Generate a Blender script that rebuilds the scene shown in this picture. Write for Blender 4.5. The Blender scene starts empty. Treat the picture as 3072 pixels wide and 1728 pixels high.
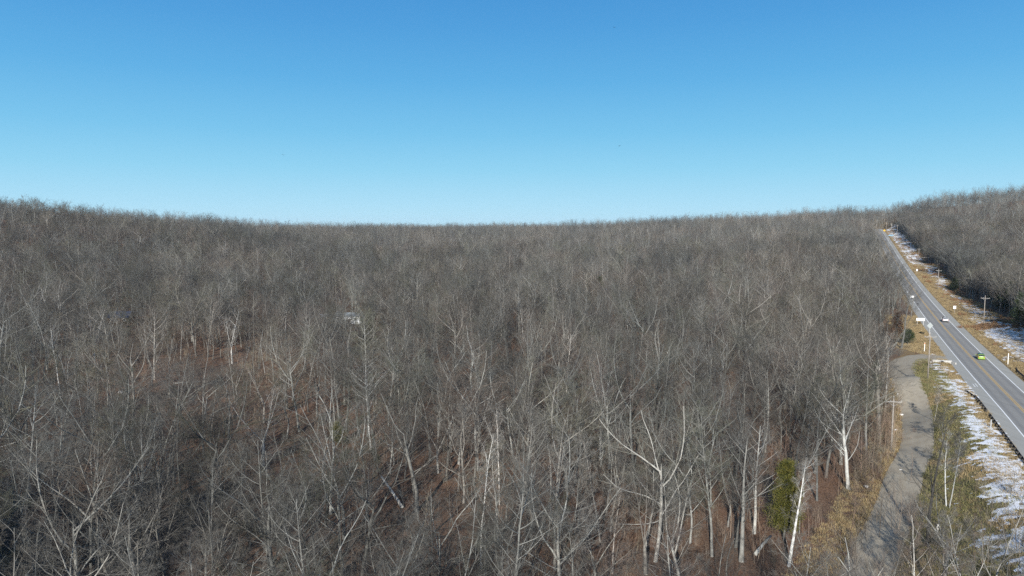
import bpy, math, random
import numpy as np
from mathutils import Vector, Matrix
R = math.radians
random.seed(7)
scene = bpy.context.scene
col = scene.collection

# ------------------------------------------------------------------ camera, sky, sun, exposure
CAM_Z = 40.0
PITCH = 5.2
LENS = 24.0
cam_d = bpy.data.cameras.new('camera'); cam_d.lens = LENS; cam_d.sensor_width = 36
cam_d.clip_start = 0.5; cam_d.clip_end = 12000
cam = bpy.data.objects.new('camera', cam_d); col.objects.link(cam)
cam.location = (0, 0, CAM_Z); cam.rotation_euler = (R(90 - PITCH), 0, 0)
scene.camera = cam

EXPO = 2 ** 0.5
SUN_EL, SH_AZ = 24.0, 15.0          # shadows point SH_AZ degrees clockwise from +Y
w = bpy.data.worlds.new('World'); scene.world = w; w.use_nodes = True
nt = w.node_tree; nt.nodes.clear()
sky = nt.nodes.new('ShaderNodeTexSky'); sky.sky_type = 'NISHITA'; sky.sun_disc = False
sky.sun_elevation = R(SUN_EL); sky.sun_rotation = R(180 + SH_AZ)
sky.air_density = 1.0; sky.dust_density = 0.15; sky.ozone_density = 2.5; sky.altitude = 300
# the clear-day gradient near the horizon, keyed on the height of the view direction; the sky model above it
tcw = nt.nodes.new('ShaderNodeTexCoord'); sx = nt.nodes.new('ShaderNodeSeparateXYZ'); nt.links.new(tcw.outputs['Generated'], sx.inputs[0])
rp = nt.nodes.new('ShaderNodeValToRGB'); cr = rp.color_ramp
def _lin(c): return tuple(((v / 255 + .055) / 1.055) ** 2.4 for v in c) + (1,)
SKY = [(0.0, (190, 232, 249)), (.03, (175, 225, 248)), (.08, (147, 212, 243)), (.13, (123, 197, 238)), (.20, (98, 177, 230)), (.27, (82, 160, 221)), (.34, (70, 146, 212)), (.6, (48, 106, 178))]
while len(cr.elements) < len(SKY): cr.elements.new(.5)
for e, (p, c) in zip(cr.elements, SKY): e.position = p; e.color = _lin(c)
nt.links.new(sx.outputs[2], rp.inputs[0])
sc_ = nt.nodes.new('ShaderNodeVectorMath'); sc_.operation = 'SCALE'; sc_.inputs['Scale'].default_value = 1 / 0.12 / EXPO
nt.links.new(rp.outputs[0], sc_.inputs[0])
mr = nt.nodes.new('ShaderNodeMapRange'); mr.inputs[1].default_value = .35; mr.inputs[2].default_value = .7
nt.links.new(sx.outputs[2], mr.inputs[0])
mxw = nt.nodes.new('ShaderNodeMix'); mxw.data_type = 'RGBA'
nt.links.new(mr.outputs[0], mxw.inputs[0]); nt.links.new(sc_.outputs[0], mxw.inputs[6]); nt.links.new(sky.outputs[0], mxw.inputs[7])
bg = nt.nodes.new('ShaderNodeBackground'); bg.inputs['Strength'].default_value = 0.12
wo = nt.nodes.new('ShaderNodeOutputWorld')
nt.links.new(mxw.outputs[2], bg.inputs['Color']); nt.links.new(bg.outputs[0], wo.inputs[0])

sun_d = bpy.data.lights.new('sun', 'SUN'); sun_d.energy = 4.8; sun_d.angle = R(0.5); sun_d.color = (1, 0.96, 0.90)
sun = bpy.data.objects.new('sun', sun_d); col.objects.link(sun)
ldir = Vector((math.cos(R(SUN_EL)) * math.sin(R(SH_AZ)), math.cos(R(SUN_EL)) * math.cos(R(SH_AZ)), -math.sin(R(SUN_EL))))
sun.rotation_euler = ldir.to_track_quat('-Z', 'Y').to_euler(); sun.location = (0, 0, 200)

scene.view_settings.view_transform = 'Standard'; scene.view_settings.look = 'None'
scene.view_settings.exposure = 0.5; scene.view_settings.gamma = 1.0
scene.cycles.use_denoising = False
scene.cycles.sample_clamp_direct = 4.0; scene.cycles.sample_clamp_indirect = 1.5
scene.cycles.max_bounces = 5; scene.cycles.diffuse_bounces = 2; scene.cycles.glossy_bounces = 2
scene.cycles.transparent_max_bounces = 8; scene.cycles.volume_bounces = 0

# ------------------------------------------------------------------ picture -> world (photograph pixels, 3072 wide)
F = LENS / 36 * 1024
cp, sp = math.cos(R(PITCH)), math.sin(R(PITCH))
def ray(px, py):
    u = (px / 3 - 512) / F; v = (py / 3 - 288) / F
    return np.array([u, cp - v * sp, -sp - v * cp])
def at_t(px, py, t):
    d = ray(px, py); return np.array([0, 0, CAM_Z]) + d * t

# ------------------------------------------------------------------ terrain
RA, RB = 98.0 - 0.488 * 127.5, 0.488           # the road is straight in plan: x = RA + RB*y
RN = math.hypot(1, RB)
def road_d(x, y): return (x - RA - RB * y) / RN   # signed offset, + is right
road_px = [(3072,1259),(2960,1116),(2908,1052.6),(2854,993),(2824,963),(2796.5,939),(2758,903.5),(2728,861.8),
           (2711,828),(2683,770.6),(2663,736.8),(2637,701),(2622,681)]
prof = []
for px, py in road_px:
    d = ray(px, py); t = RA / (d[0] - RB * d[1])
    prof.append((t * d[1], CAM_Z + t * d[2]))
prof.sort()
py_ = np.array([p[0] for p in prof]); pz_ = np.array([p[1] for p in prof])
# smooth profile by quartic fit
_c = np.polyfit(py_ / 500, pz_, 4)
def road_z(y):
    y = np.asarray(y, float); yc = np.clip(y, py_[0], py_[-1])
    z = np.polyval(_c, yc / 500)
    z = np.where(y < py_[0], z - (py_[0] - y) * 0.004, z)
    over = np.clip(y - py_[-1], 0, 1e9)
    return z + np.minimum(over, 70) * 0.07
POLES = [(2672,1376,119,10.4),(2783,1142,158,10.5),(2951.6,955,238,10.5),(2812.6,877.7,352,10.5),(2754.8,792,500,10.6),
         (2691,705.7,690,11),(2673.5,694.5,735,10.6),(2659,690.8,745,11),(2631,670,790,11),(2637.6,662,830,8.5),(2682.6,690,760,8.5),(2712,706,680,7)]
ctrl = []
for y in np.linspace(120, 780, 20): ctrl.append((RA + RB * y, y, float(road_z(y))))
for px, py, t, h in POLES: ctrl.append(tuple(at_t(px, py, t)))
TREE_H = 14.0
for dx, dy, t in [(0,503,470),(140,519,500),(285,535,560),(400,550,650),(490,560,720),(570,568,800),(800,570,1000),(1000,570,1120),
                  (1200,570,1150),(1350,569,1100),(1500,562,1000),(1700,549,900),(1850,543,870),(2000,536,850),(2120,526,830),
                  (2350,495,800),(2576,477,700)]:
    p = at_t(dx * 3072 / 2576, dy * 3072 / 2576, t)
    ctrl.append((p[0], p[1], p[2] - TREE_H))
    q = at_t(dx * 3072 / 2576, dy * 3072 / 2576, t + 250)
    ctrl.append((q[0], q[1], p[2] - TREE_H - 14))
ctrl += [(0,60,0),(0,0,0),(60,75,-0.5),(45,60,-0.5),(90,139,0.2),(75,115,-.2),(98,170,1.5),(-60,90,0),(-150,120,2),(-60,200,1.5),(0,150,0),(60,190,1.5),
         (-150,260,5),(-20,300,3.5),(60,320,4.5),(120,330,6),(-250,300,12),(-100,400,8),(0,450,6),(100,450,9),(200,520,15),(-150,600,16),
         (0,650,12),(120,650,17),(250,650,25),(0,850,18),(-300,420,24),(150,120,6),(160,175,6),(185,230,6.6),(250,300,9),(330,420,20),(420,560,40),(520,700,60),
         (-120,0,4),(200,50,8),(-120,-120,8),(100,-120,4),(380,500,30),(260,400,13)]
C = np.array(ctrl)
def _rbf(A, B):
    r = np.sqrt((A[:, None, 0] - B[None, :, 0]) ** 2 + (A[:, None, 1] - B[None, :, 1]) ** 2)
    return -r
_K = _rbf(C, C); _n = len(C)
_M = np.zeros((_n + 1, _n + 1)); _M[:_n, :_n] = _K - np.eye(_n) * 6.0; _M[:_n, _n] = 1; _M[_n, :_n] = 1
_W = np.linalg.solve(_M, np.append(C[:, 2], 0))
def _vnoise(x, y, s, seed):
    x = x / s; y = y / s
    xi = np.floor(x).astype(np.int64); yi = np.floor(y).astype(np.int64); fx = x - xi; fy = y - yi
    fx = fx * fx * (3 - 2 * fx); fy = fy * fy * (3 - 2 * fy)
    def h(a, b):
        n = (a * 374761393 + b * 668265263 + seed * 1442695041) & 0x7fffffff
        n = ((n ^ (n >> 13)) * 1274126177) & 0x7fffffff
        return ((n ^ (n >> 16)) & 0xffff) / 65535.0
    return (h(xi, yi) * (1 - fx) + h(xi + 1, yi) * fx) * (1 - fy) + (h(xi, yi + 1) * (1 - fx) + h(xi + 1, yi + 1) * fx) * fy
def fbm(x, y, s, seed=0, o=4):
    a = 0; k = 1; t = 0
    for i in range(o): a = a + _vnoise(x, y, s / 2 ** i, seed + i) * k; t += k; k *= 0.55
    return a / t
def sstep(a, b, x): q = np.clip((x - a) / (b - a), 0, 1); return q * q * (3 - 2 * q)
LANE = None
def lane_d(x, y):
    if LANE is None: return np.full(np.shape(x), 1e3)
    best = np.full(np.shape(x), 1e9)
    for (ax, ay), (bx, by) in zip(LANE[:-1], LANE[1:]):
        dx, dy = bx - ax, by - ay; L = dx * dx + dy * dy
        q = np.clip(((x - ax) * dx + (y - ay) * dy) / L, 0, 1)
        best = np.minimum(best, np.hypot(x - ax - q * dx, y - ay - q * dy))
    return best
def base_z(x, y):
    x = np.atleast_1d(np.asarray(x, float)); y = np.atleast_1d(np.asarray(y, float))
    out = np.empty(x.size); xf, yf = x.ravel(), y.ravel()
    for i in range(0, x.size, 40000):
        A = np.stack([xf[i:i + 40000], yf[i:i + 40000]], 1)
        out[i:i + 40000] = _rbf(A, C) @ _W[:_n] + _W[_n]
    out = out.reshape(x.shape)
    far = sstep(150, 500, np.hypot(x, y))
    out += (fbm(x, y, 110, 3) - 0.5) * 9 * far + (fbm(x, y, 22, 9, 3) - 0.5) * 0.9
    # the road runs on a low bank above the gravel lane
    dl = -road_d(x, y)
    out = out - 0.9 * sstep(6.9, 10.5, dl) * (1 - sstep(13, 22, dl)) * (1 - sstep(150, 190, y)) * 1.0
    # unseen spur added behind and left of the viewpoint to shade the lower left
    q = np.clip((x + 190) / 112, 0, 1); cy = -28.0 - 10 * q
    dd = np.hypot(np.where(x < -190, x + 190, np.where(x > -78, x + 78, 0)), np.clip(y - cy, 0, None) + .35 * np.clip(cy - y, 0, None))
    out = out + 44 * (1 - sstep(0, 60, dd))
    d = road_d(x, y); rz = road_z(y)
    out = out + (rz - out) * (1 - sstep(8, 26, np.abs(d))) * (1 - sstep(815, 900, y))
    return out
def ground_z(x, y, carve=True):
    z = base_z(x, y)
    d = np.abs(road_d(x, y)); y = np.atleast_1d(y)
    on = (y < 860)
    wr = (1 - sstep(6.3, 9.0, d)) * on
    z = z - wr * 0.16
    if carve:
        z = z - (1 - sstep(2.2, 3.8, lane_d(x, y))) * 0.12 * (d > 6.0)
    return z
def hit(px, py, tmin=40, tmax=1500):
    d = ray(px, py); t = np.arange(tmin, tmax, 2.0)
    P = np.array([0, 0, CAM_Z])[None] + d[None] * t[:, None]
    g = ground_z(P[:, 0], P[:, 1], False)
    below = np.nonzero(P[:, 2] < g)[0]
    if len(below) == 0: return P[-1]
    i = max(below[0], 1)
    a = P[i - 1, 2] - g[i - 1]; b = P[i, 2] - g[i]
    q = a / (a - b + 1e-9); p = P[i - 1] * (1 - q) + P[i] * q
    return p
_lp = [(2719,1076),(2700,1104),(2705,1125),(2719,1156),(2741,1195),(2753,1255),(2753,1315),(2745,1374),(2720,1404),
       (2700,1471),(2684,1538),(2650,1605),(2616,1672),(2588,1740)]
_l = [tuple(hit(px, py)[:2]) for px, py in _lp]
_e = hit(2850, 1078); _m = hit(2775, 1071)
_l = [(_e[0] + 6, _e[1] + 1.5), (_e[0], _e[1]), (_m[0], _m[1])] + _l
lx, ly = _l[-1]; px_, py2 = _l[-2]
_l.append((lx + (lx - px_) * 4, ly + (ly - py2) * 4))
# smooth (Chaikin)
pts = [np.array(p) for p in _l]
for _ in range(3):
    q = [pts[0]]
    for a, b in zip(pts[:-1], pts[1:]): q += [a * .75 + b * .25, a * .25 + b * .75]
    q.append(pts[-1]); pts = q
_cs = np.concatenate([[0], np.cumsum([np.hypot(*(b - a)) for a, b in zip(pts[:-1], pts[1:])])])
_s = np.arange(0, _cs[-1], 2.0)
LANE = list(zip(np.interp(_s, _cs, [p[0] for p in pts]), np.interp(_s, _cs, [p[1] for p in pts])))
def gz(x, y): return float(ground_z(np.array([x]), np.array([y]))[0])

# ------------------------------------------------------------------ helpers
def tag(o, label=None, cat=None, group=None, kind=None):
    if label: o['label'] = label
    if cat: o['category'] = cat
    if group: o['group'] = group
    if kind: o['kind'] = kind
    return o
def link(name, me, m=None, parent=None, loc=None):
    o = bpy.data.objects.new(name, me); col.objects.link(o)
    if m is not None:
        for q in (m if isinstance(m, (list, tuple)) else [m]): me.materials.append(q)
    if parent is not None: o.parent = parent
    if loc is not None: o.location = loc
    return o
def empty(name, loc=(0, 0, 0), rz=0, **k):
    o = bpy.data.objects.new(name, None); col.objects.link(o); o.location = loc; o.rotation_euler = (0, 0, rz)
    o.empty_display_size = 0.5
    return tag(o, **k)
def mesh_np(name, V, Fq, mi=None, smooth=False):
    """V (n,3), Fq (m,k) constant k or list of arrays"""
    me = bpy.data.meshes.new(name)
    Fl = Fq if isinstance(Fq, list) else [Fq]
    nl = sum(f.size for f in Fl); nf = sum(len(f) for f in Fl)
    me.vertices.add(len(V)); me.vertices.foreach_set('co', np.ascontiguousarray(V, dtype=np.float32).ravel())
    me.loops.add(nl); me.loops.foreach_set('vertex_index', np.concatenate([f.ravel() for f in Fl]).astype(np.int32))
    me.polygons.add(nf)
    tot = np.concatenate([np.full(len(f), f.shape[1], np.int32) for f in Fl])
    st = np.concatenate([[0], np.cumsum(tot)[:-1]]).astype(np.int32)
    me.polygons.foreach_set('loop_start', st)
    try: me.polygons.foreach_set('loop_total', tot)
    except Exception: pass
    if mi is not None: me.polygons.foreach_set('material_index', np.asarray(mi, dtype=np.int32))
    me.polygons.foreach_set('use_smooth', np.full(nf, smooth, dtype=bool))
    me.update(calc_edges=True)
    return me
class MB:
    def __init__(s): s.v = []; s.f = []; s.mi = []
    def add(s, verts, faces, mi=0):
        b = len(s.v); s.v += [tuple(map(float, v)) for v in verts]; s.f += [tuple(i + b for i in f) for f in faces]; s.mi += [mi] * len(faces); return s
    def box(s, c, size, rz=0, mi=0, M=None, taper=1.0):
        x, y, z = size[0] / 2, size[1] / 2, size[2] / 2
        P = [(-x,-y,-z),(x,-y,-z),(x,y,-z),(-x,y,-z),(-x*taper,-y*taper,z),(x*taper,-y*taper,z),(x*taper,y*taper,z),(-x*taper,y*taper,z)]
        cr, sr = math.cos(rz), math.sin(rz)
        Q = []
        for p in P:
            q = Vector(p)
            if M is not None: q = M @ q
            Q.append((c[0] + q.x * cr - q.y * sr, c[1] + q.x * sr + q.y * cr, c[2] + q.z))
        return s.add(Q, [(0,3,2,1),(4,5,6,7),(0,1,5,4),(1,2,6,5),(2,3,7,6),(3,0,4,7)], mi)
    def tube(s, pts, rad, k=8, cap=True, mi=0):
        pts = [Vector(p) for p in pts]; rad = rad if isinstance(rad, (list, tuple)) else [rad] * len(pts)
        V = []
        for i, p in enumerate(pts):
            t = (pts[min(i + 1, len(pts) - 1)] - pts[max(i - 1, 0)]).normalized()
            a = t.orthogonal().normalized(); b = t.cross(a)
            for j in range(k):
                th = 2 * math.pi * j / k; V.append(p + (a * math.cos(th) + b * math.sin(th)) * rad[i])
        Fc = []
        for i in range(len(pts) - 1):
            for j in range(k): Fc.append((i*k+j, i*k+(j+1)%k, (i+1)*k+(j+1)%k, (i+1)*k+j))
        if cap: Fc.append(tuple(range(k))[::-1]); Fc.append(tuple((len(pts)-1)*k + j for j in range(k)))
        return s.add(V, Fc, mi)
    def build(s, name, m, parent=None, bevel=0, smooth=False, **k):
        me = bpy.data.meshes.new(name); me.from_pydata(s.v, [], s.f); me.update()
        o = link(name, me, m, parent)
        if isinstance(m, (list, tuple)): me.polygons.foreach_set('material_index', s.mi)
        if smooth: me.polygons.foreach_set('use_smooth', [True] * len(s.f))
        if bevel:
            md = o.modifiers.new('bevel', 'BEVEL'); md.width = bevel; md.segments = 2; md.limit_method = 'ANGLE'
        return tag(o, **k)

def mat(name, c, rough=0.8, metal=0, spec=0.3, noise=0, scale=8, emit=None, coat=0, bump=0):
    m = bpy.data.materials.new(name); m.use_nodes = True; t = m.node_tree; b = t.nodes['Principled BSDF']
    b.inputs['Base Color'].default_value = (*c, 1); b.inputs['Roughness'].default_value = rough
    b.inputs['Metallic'].default_value = metal; b.inputs['Specular IOR Level'].default_value = spec
    if coat: b.inputs['Coat Weight'].default_value = coat
    tc = t.nodes.new('ShaderNodeTexCoord')
    n = t.nodes.new('ShaderNodeTexNoise'); n.inputs['Scale'].default_value = scale; n.inputs['Detail'].default_value = 5
    t.links.new(tc.outputs['Object'], n.inputs['Vector'])
    r = t.nodes.new('ShaderNodeMapRange'); r.inputs['From Min'].default_value = .3; r.inputs['From Max'].default_value = .7
    r.inputs['To Min'].default_value = 1 - noise; r.inputs['To Max'].default_value = 1 + noise
    t.links.new(n.outputs['Fac'], r.inputs['Value'])
    v = t.nodes.new('ShaderNodeVectorMath'); v.operation = 'SCALE'; v.inputs[0].default_value = c
    t.links.new(r.outputs[0], v.inputs['Scale']); t.links.new(v.outputs[0], b.inputs['Base Color'])
    if bump:
        bp = t.nodes.new('ShaderNodeBump'); bp.inputs['Strength'].default_value = bump; bp.inputs['Distance'].default_value = 0.05
        t.links.new(n.outputs['Fac'], bp.inputs['Height']); t.links.new(bp.outputs[0], b.inputs['Normal'])
    return m
class NT:
    """tiny node helper"""
    def __init__(s, name):
        s.m = bpy.data.materials.new(name); s.m.use_nodes = True; s.t = s.m.node_tree; s.b = s.t.nodes['Principled BSDF']
        s.b.inputs['Specular IOR Level'].default_value = 0.2; s.b.inputs['Roughness'].default_value = 0.9
    def n(s, ty, **k):
        q = s.t.nodes.new(ty)
        for a, b in k.items(): setattr(q, a, b)
        return q
    def l(s, a, b): s.t.links.new(a, b)
    def noise(s, vec, scale, detail=4, dist=0, rough=.55):
        q = s.n('ShaderNodeTexNoise'); q.inputs['Scale'].default_value = scale; q.inputs['Detail'].default_value = detail
        q.inputs['Distortion'].default_value = dist; q.inputs['Roughness'].default_value = rough
        if vec is not None: s.l(vec, q.inputs['Vector'])
        return q.outputs['Fac']
    def ramp(s, fac, stops, interp='LINEAR'):
        q = s.n('ShaderNodeValToRGB'); cr = q.color_ramp; cr.interpolation = interp
        while len(cr.elements) < len(stops): cr.elements.new(0.5)
        for e, (p, c) in zip(cr.elements, stops):
            e.position = p; e.color = (*c, 1) if len(c) == 3 else c
        s.l(fac, q.inputs[0]); return q.outputs[0]
    def mix(s, fac, a, b, blend='MIX'):
        q = s.n('ShaderNodeMix'); q.data_type = 'RGBA'; q.blend_type = blend
        for i, v in ((0, fac), (6, a), (7, b)):
            if isinstance(v, (int, float)): q.inputs[i].default_value = v
            elif isinstance(v, tuple): q.inputs[i].default_value = (*v, 1)
            else: s.l(v, q.inputs[i])
        return q.outputs[2]
    def maprange(s, v, a, b, c=0, d=1):
        q = s.n('ShaderNodeMapRange'); s.l(v, q.inputs[0])
        for i, x in enumerate((a, b, c, d)): q.inputs[i + 1].default_value = x
        return q.outputs[0]
    def math(s, op, a, b=0.0):
        q = s.n('ShaderNodeMath', operation=op)
        for i, v in enumerate((a, b)):
            if isinstance(v, (int, float)): q.inputs[i].default_value = v
            else: s.l(v, q.inputs[i])
        return q.outputs[0]
    def bump(s, h, st, dist=0.1):
        q = s.n('ShaderNodeBump'); q.inputs['Strength'].default_value = st; q.inputs['Distance'].default_value = dist
        s.l(h, q.inputs['Height']); s.l(q.outputs[0], s.b.inputs['Normal'])

# ------------------------------------------------------------------ ground materials
def ground_mat():
    g = NT('ground'); tc = g.n('ShaderNodeTexCoord'); P = tc.outputs['Object']
    big = g.noise(P, 0.06, 4); mid = g.noise(P, 0.7, 5); fine = g.noise(P, 4.5, 6, rough=.7)
    leaf = g.ramp(fine, [(0.3, (0.045, 0.031, 0.021)), (0.5, (0.135, 0.090, 0.060)), (0.7, (0.27, 0.19, 0.13))])
    leaf = g.mix(g.maprange(big, .35, .65), leaf, g.mix(1.0, leaf, (1.2, 0.98, 0.86), 'MULTIPLY'))
    dry = g.ramp(fine, [(0.3, (0.13, 0.085, 0.035)), (0.55, (0.26, 0.185, 0.09)), (0.75, (0.38, 0.29, 0.16))])
    green = g.ramp(fine, [(0.3, (0.085, 0.085, 0.032)), (0.6, (0.18, 0.165, 0.07)), (0.8, (0.27, 0.23, 0.115))])
    at = g.n('ShaderNodeAttribute', attribute_name='zone')
    sep = g.n('ShaderNodeSeparateColor'); g.l(at.outputs['Color'], sep.inputs[0])
    gv = g.math('ADD', sep.outputs[1], g.math('MULTIPLY', g.math('SUBTRACT', mid, 0.5), 1.3))
    verge = g.mix(g.maprange(gv, .35, .65), dry, green)
    rv = g.math('ADD', sep.outputs[2], g.math('MULTIPLY', g.math('SUBTRACT', mid, 0.5), 1.4))
    verge = g.mix(g.maprange(rv, .4, .65), verge, g.mix(1.0, leaf, (1.0, .9, .85), 'MULTIPLY'))
    zv = g.math('ADD', sep.outputs[0], g.math('MULTIPLY', g.math('SUBTRACT', mid, 0.5), 0.9))
    c = g.mix(g.maprange(zv, .35, .65), leaf, verge)
    g.l(c, g.b.inputs['Base Color']); g.bump(fine, 0.9, 0.12)
    return g.m
def road_mat():
    g = NT('asphalt'); at = g.n('ShaderNodeAttribute', attribute_name='off')
    tc = g.n('ShaderNodeTexCoord'); P = tc.outputs['Object']
    d = at.outputs['Fac']; a = g.math('ABSOLUTE', d)
    fine = g.noise(P, 9, 6, rough=.8); mid = g.noise(P, .25, 4)
    mp = g.n('ShaderNodeMapping'); mp.inputs['Rotation'].default_value = (0, 0, math.atan(RB)); mp.inputs['Scale'].default_value = (1.2, .03, 1)
    g.l(P, mp.inputs[0]); streak = g.noise(mp.outputs[0], 1.2, 5)
    # wheel tracks: two per lane, around |d| = 0.95 and 2.75
    tr = g.math('ABSOLUTE', g.math('SUBTRACT', g.math('ABSOLUTE', g.math('SUBTRACT', a, 1.85)), 0.9))
    trk = g.maprange(tr, 0.0, 0.55, 1, 0)
    lane_c = g.mix(trk, (0.285, 0.275, 0.25), (0.232, 0.226, 0.212))
    sh = g.mix(mid, (0.345, 0.338, 0.30), (0.385, 0.375, 0.335))
    c = g.mix(g.maprange(a, 3.6, 3.8), lane_c, sh)
    c = g.mix(1.0, c, g.ramp(fine, [(.25, (.82,)*3), (.75, (1.14,)*3)]), 'MULTIPLY')
    c = g.mix(1.0, c, g.ramp(streak, [(.3, (.88,)*3), (.7, (1.1,)*3)]), 'MULTIPLY')
    g.l(c, g.b.inputs['Base Color']); g.b.inputs['Roughness'].default_value = .8
    return g.m
def gravel_mat():
    g = NT('gravel'); tc = g.n('ShaderNodeTexCoord'); P = tc.outputs['Object']
    at = g.n('ShaderNodeAttribute', attribute_name='off'); a = g.math('ABSOLUTE', at.outputs['Fac'])
    fine = g.noise(P, 7, 8, rough=.8); mid = g.noise(P, .5, 5)
    c = g.ramp(fine, [(.25, (.24, .215, .165)), (.5, (.34, .305, .24)), (.75, (.45, .41, .33))])
    tr = g.math('ABSOLUTE', g.math('SUBTRACT', a, 0.85)); trk = g.maprange(tr, .1, .5, 1, 0)
    c = g.mix(g.math('MULTIPLY', trk, .35), c, (.38, .345, .28))
    c = g.mix(1.0, c, g.ramp(mid, [(.3, (.86, .83, .8)), (.7, (1.1, 1.1, 1.08))]), 'MULTIPLY')
    g.l(c, g.b.inputs['Base Color']); g.bump(fine, .3, .03)
    return g.m
def line_mat(name, c):
    g = NT(name); tc = g.n('ShaderNodeTexCoord'); n = g.noise(tc.outputs['Object'], 5, 6, rough=.8)
    g.l(g.mix(g.maprange(n, .3, .5, 0.45, 0.0), c, (.26, .26, .25)), g.b.inputs['Base Color'])
    return g.m
def snow_mat():
    g = NT('snow'); tc = g.n('ShaderNodeTexCoord'); n = g.noise(tc.outputs['Object'], 3, 6, rough=.7)
    g.l(g.ramp(n, [(.3, (.62, .64, .66)), (.5, (.88, .89, .9))]), g.b.inputs['Base Color']); g.bump(n, .6, .15)
    g.b.inputs['Roughness'].default_value = .6
    return g.m
M_ground, M_road, M_gravel, M_snow = ground_mat(), road_mat(), gravel_mat(), snow_mat()

# ------------------------------------------------------------------ ground sheet
def axis(lo, a, b, hi, fine, grow=1.06):
    m = list(np.arange(a, b + .01, fine)); s = fine; x = a; L = []
    while x > lo: s *= grow; x -= s; L.append(x)
    s = fine; x = m[-1]; Hh = []
    while x < hi: s *= grow; x += s; Hh.append(x)
    return np.array(L[::-1] + m + Hh)
gx = axis(-3000, -200, 330, 3500, 2.0, 1.03); gy = axis(-900, -80, 520, 5000, 2.5, 1.03)
GX, GY = np.meshgrid(gx, gy)
GZ = ground_z(GX, GY)
far_r = np.hypot(GX, GY)
GZ = GZ - sstep(1300, 2500, far_r) * (GZ + 20)
nx, ny = len(gx), len(gy)
idx = np.arange(nx * ny).reshape(ny, nx)
Q = np.stack([idx[:-1, :-1], idx[:-1, 1:], idx[1:, 1:], idx[1:, :-1]], -1).reshape(-1, 4)
me = mesh_np('ground', np.stack([GX, GY, GZ], -1).reshape(-1, 3), Q, smooth=True)
D = road_d(GX, GY); LD = lane_d(GX, GY)
verge_w = np.where(GY < 960, np.maximum(sstep(24, 20, D) * sstep(-9, -6, D), 0), 0)
tri = (D < 0) & (D > -40) & (GY < 262)
# area between lane and road, and the strip left of the lane
lane_side = np.zeros_like(D)
LA = np.array(LANE)
lane_x_at = np.interp(GY, LA[::-1, 1], LA[::-1, 0])
between = (GX > lane_x_at) & (D < 0) & (GY < 190)
lane_side = np.where(between, 1.0, 0) + np.where((GY >= 185) & (GY < 262) & (D < 0) & (D > -17), .8, 0) + (1 - sstep(3, 6.5, LD)) * .8
zone_r = np.clip(np.maximum(verge_w, lane_side), 0, 1)
zone_g = np.clip(np.where(between & (D < -9), .52, .15) + .25 * (fbm(GX, GY, 12, 5) - .5), 0, 1)
zone_b = np.clip(np.where((D > 9) | ((GY > 190) & (D < -7)) | ((LD < 7) & ~between), .40, .25) + .5 * (fbm(GX, GY, 9, 15) - .5), 0, 1)
ca = me.color_attributes.new('zone', 'FLOAT_COLOR', 'POINT')
ca.data.foreach_set('color', np.stack([zone_r, zone_g, zone_b, np.ones_like(D)], -1).astype(np.float32).ravel())
tag(link('ground', me, M_ground), kind='structure')

# ------------------------------------------------------------------ main road, markings, gravel lane
rdir = np.array([RB, 1]) / RN; rnrm = np.array([1, -RB]) / RN
def ribbon(name, offs, ys, lift, m, attr=True, kind='structure'):
    V = []; A = []
    for y in ys:
        z = float(road_z(y)); c = np.array([RA + RB * y, y])
        for o in offs:
            # p = c + n*o ; keep height by projected y
            p = c + rnrm * o; V.append((p[0], p[1], z + lift - abs(o) * 0.015)); A.append(o)
    V = np.array(V); k = len(offs); n = len(ys); ii = np.arange(n * k).reshape(n, k)
    q = np.stack([ii[:-1, :-1], ii[:-1, 1:], ii[1:, 1:], ii[1:, :-1]], -1).reshape(-1, 4)
    me = mesh_np(name, V, q, smooth=True)
    if attr:
        a = me.attributes.new('off', 'FLOAT', 'POINT'); a.data.foreach_set('value', np.array(A, dtype=np.float32))
    return tag(link(name, me, m), kind=kind)
YS = np.arange(40, 850, 4.0)
ribbon('road', [-6.1, -5.9, -3.7, -1.8, 0, 1.8, 3.7, 5.9, 6.1], YS, 0.0, M_road)
M_white, M_yellow = line_mat('white_paint', (.86, .87, .85)), line_mat('yellow_paint', (.62, .39, .10))
for nm, o, wd, mm in (('edge_line', -3.6, .2, M_white), ('edge_line', 3.6, .2, M_white), ('centre_line', -.18, .14, M_yellow), ('centre_line', .18, .14, M_yellow)):
    ribbon(nm, [o - wd / 2, o + wd / 2], YS, 0.012, mm, False)
LA = np.array(LANE); tg = np.gradient(LA, axis=0); tg /= np.linalg.norm(tg, axis=1)[:, None]; nr = np.stack([tg[:, 1], -tg[:, 0]], 1)
offs = np.array([-2.95, -2.45, -1.3, 0, 1.3, 2.45, 2.95])
wid = 1 + 1.0 * np.exp(-np.clip(np.arange(len(LA)) - 4, 0, None) / 6.0)
wid = wid * (1 - .12 * sstep(20, 45, np.arange(len(LA))))
wid = wid * (1 + .14 * (fbm(LA[:, 0], LA[:, 1], 9, 33) - .5))
LP = LA[:, None, :] + nr[:, None, :] * (offs[None, :, None] * wid[:, None, None])
bz = base_z(LP[..., 0], LP[..., 1])
edge_fade = np.where(np.abs(offs) > 2.6, -0.09, 0.0)[None, :]
LZ = bz + 0.05 + edge_fade
V = np.concatenate([LP, LZ[..., None]], -1).reshape(-1, 3)
n, k = len(LA), len(offs); ii = np.arange(n * k).reshape(n, k)
_dd = road_d(V[:, 0], V[:, 1]); keep = _dd < -6.07          # the apron butts against the edge of the asphalt
_sh = np.where(keep, 0.0, -6.07 - _dd); V[:, 0] += rnrm[0] * _sh; V[:, 1] += rnrm[1] * _sh
V[:, 2] = np.where(keep, V[:, 2] - .10 * sstep(-8.0, -6.1, _dd), road_z(V[:, 1] + RB * 6.07 / RN * 0) - .10)
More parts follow.
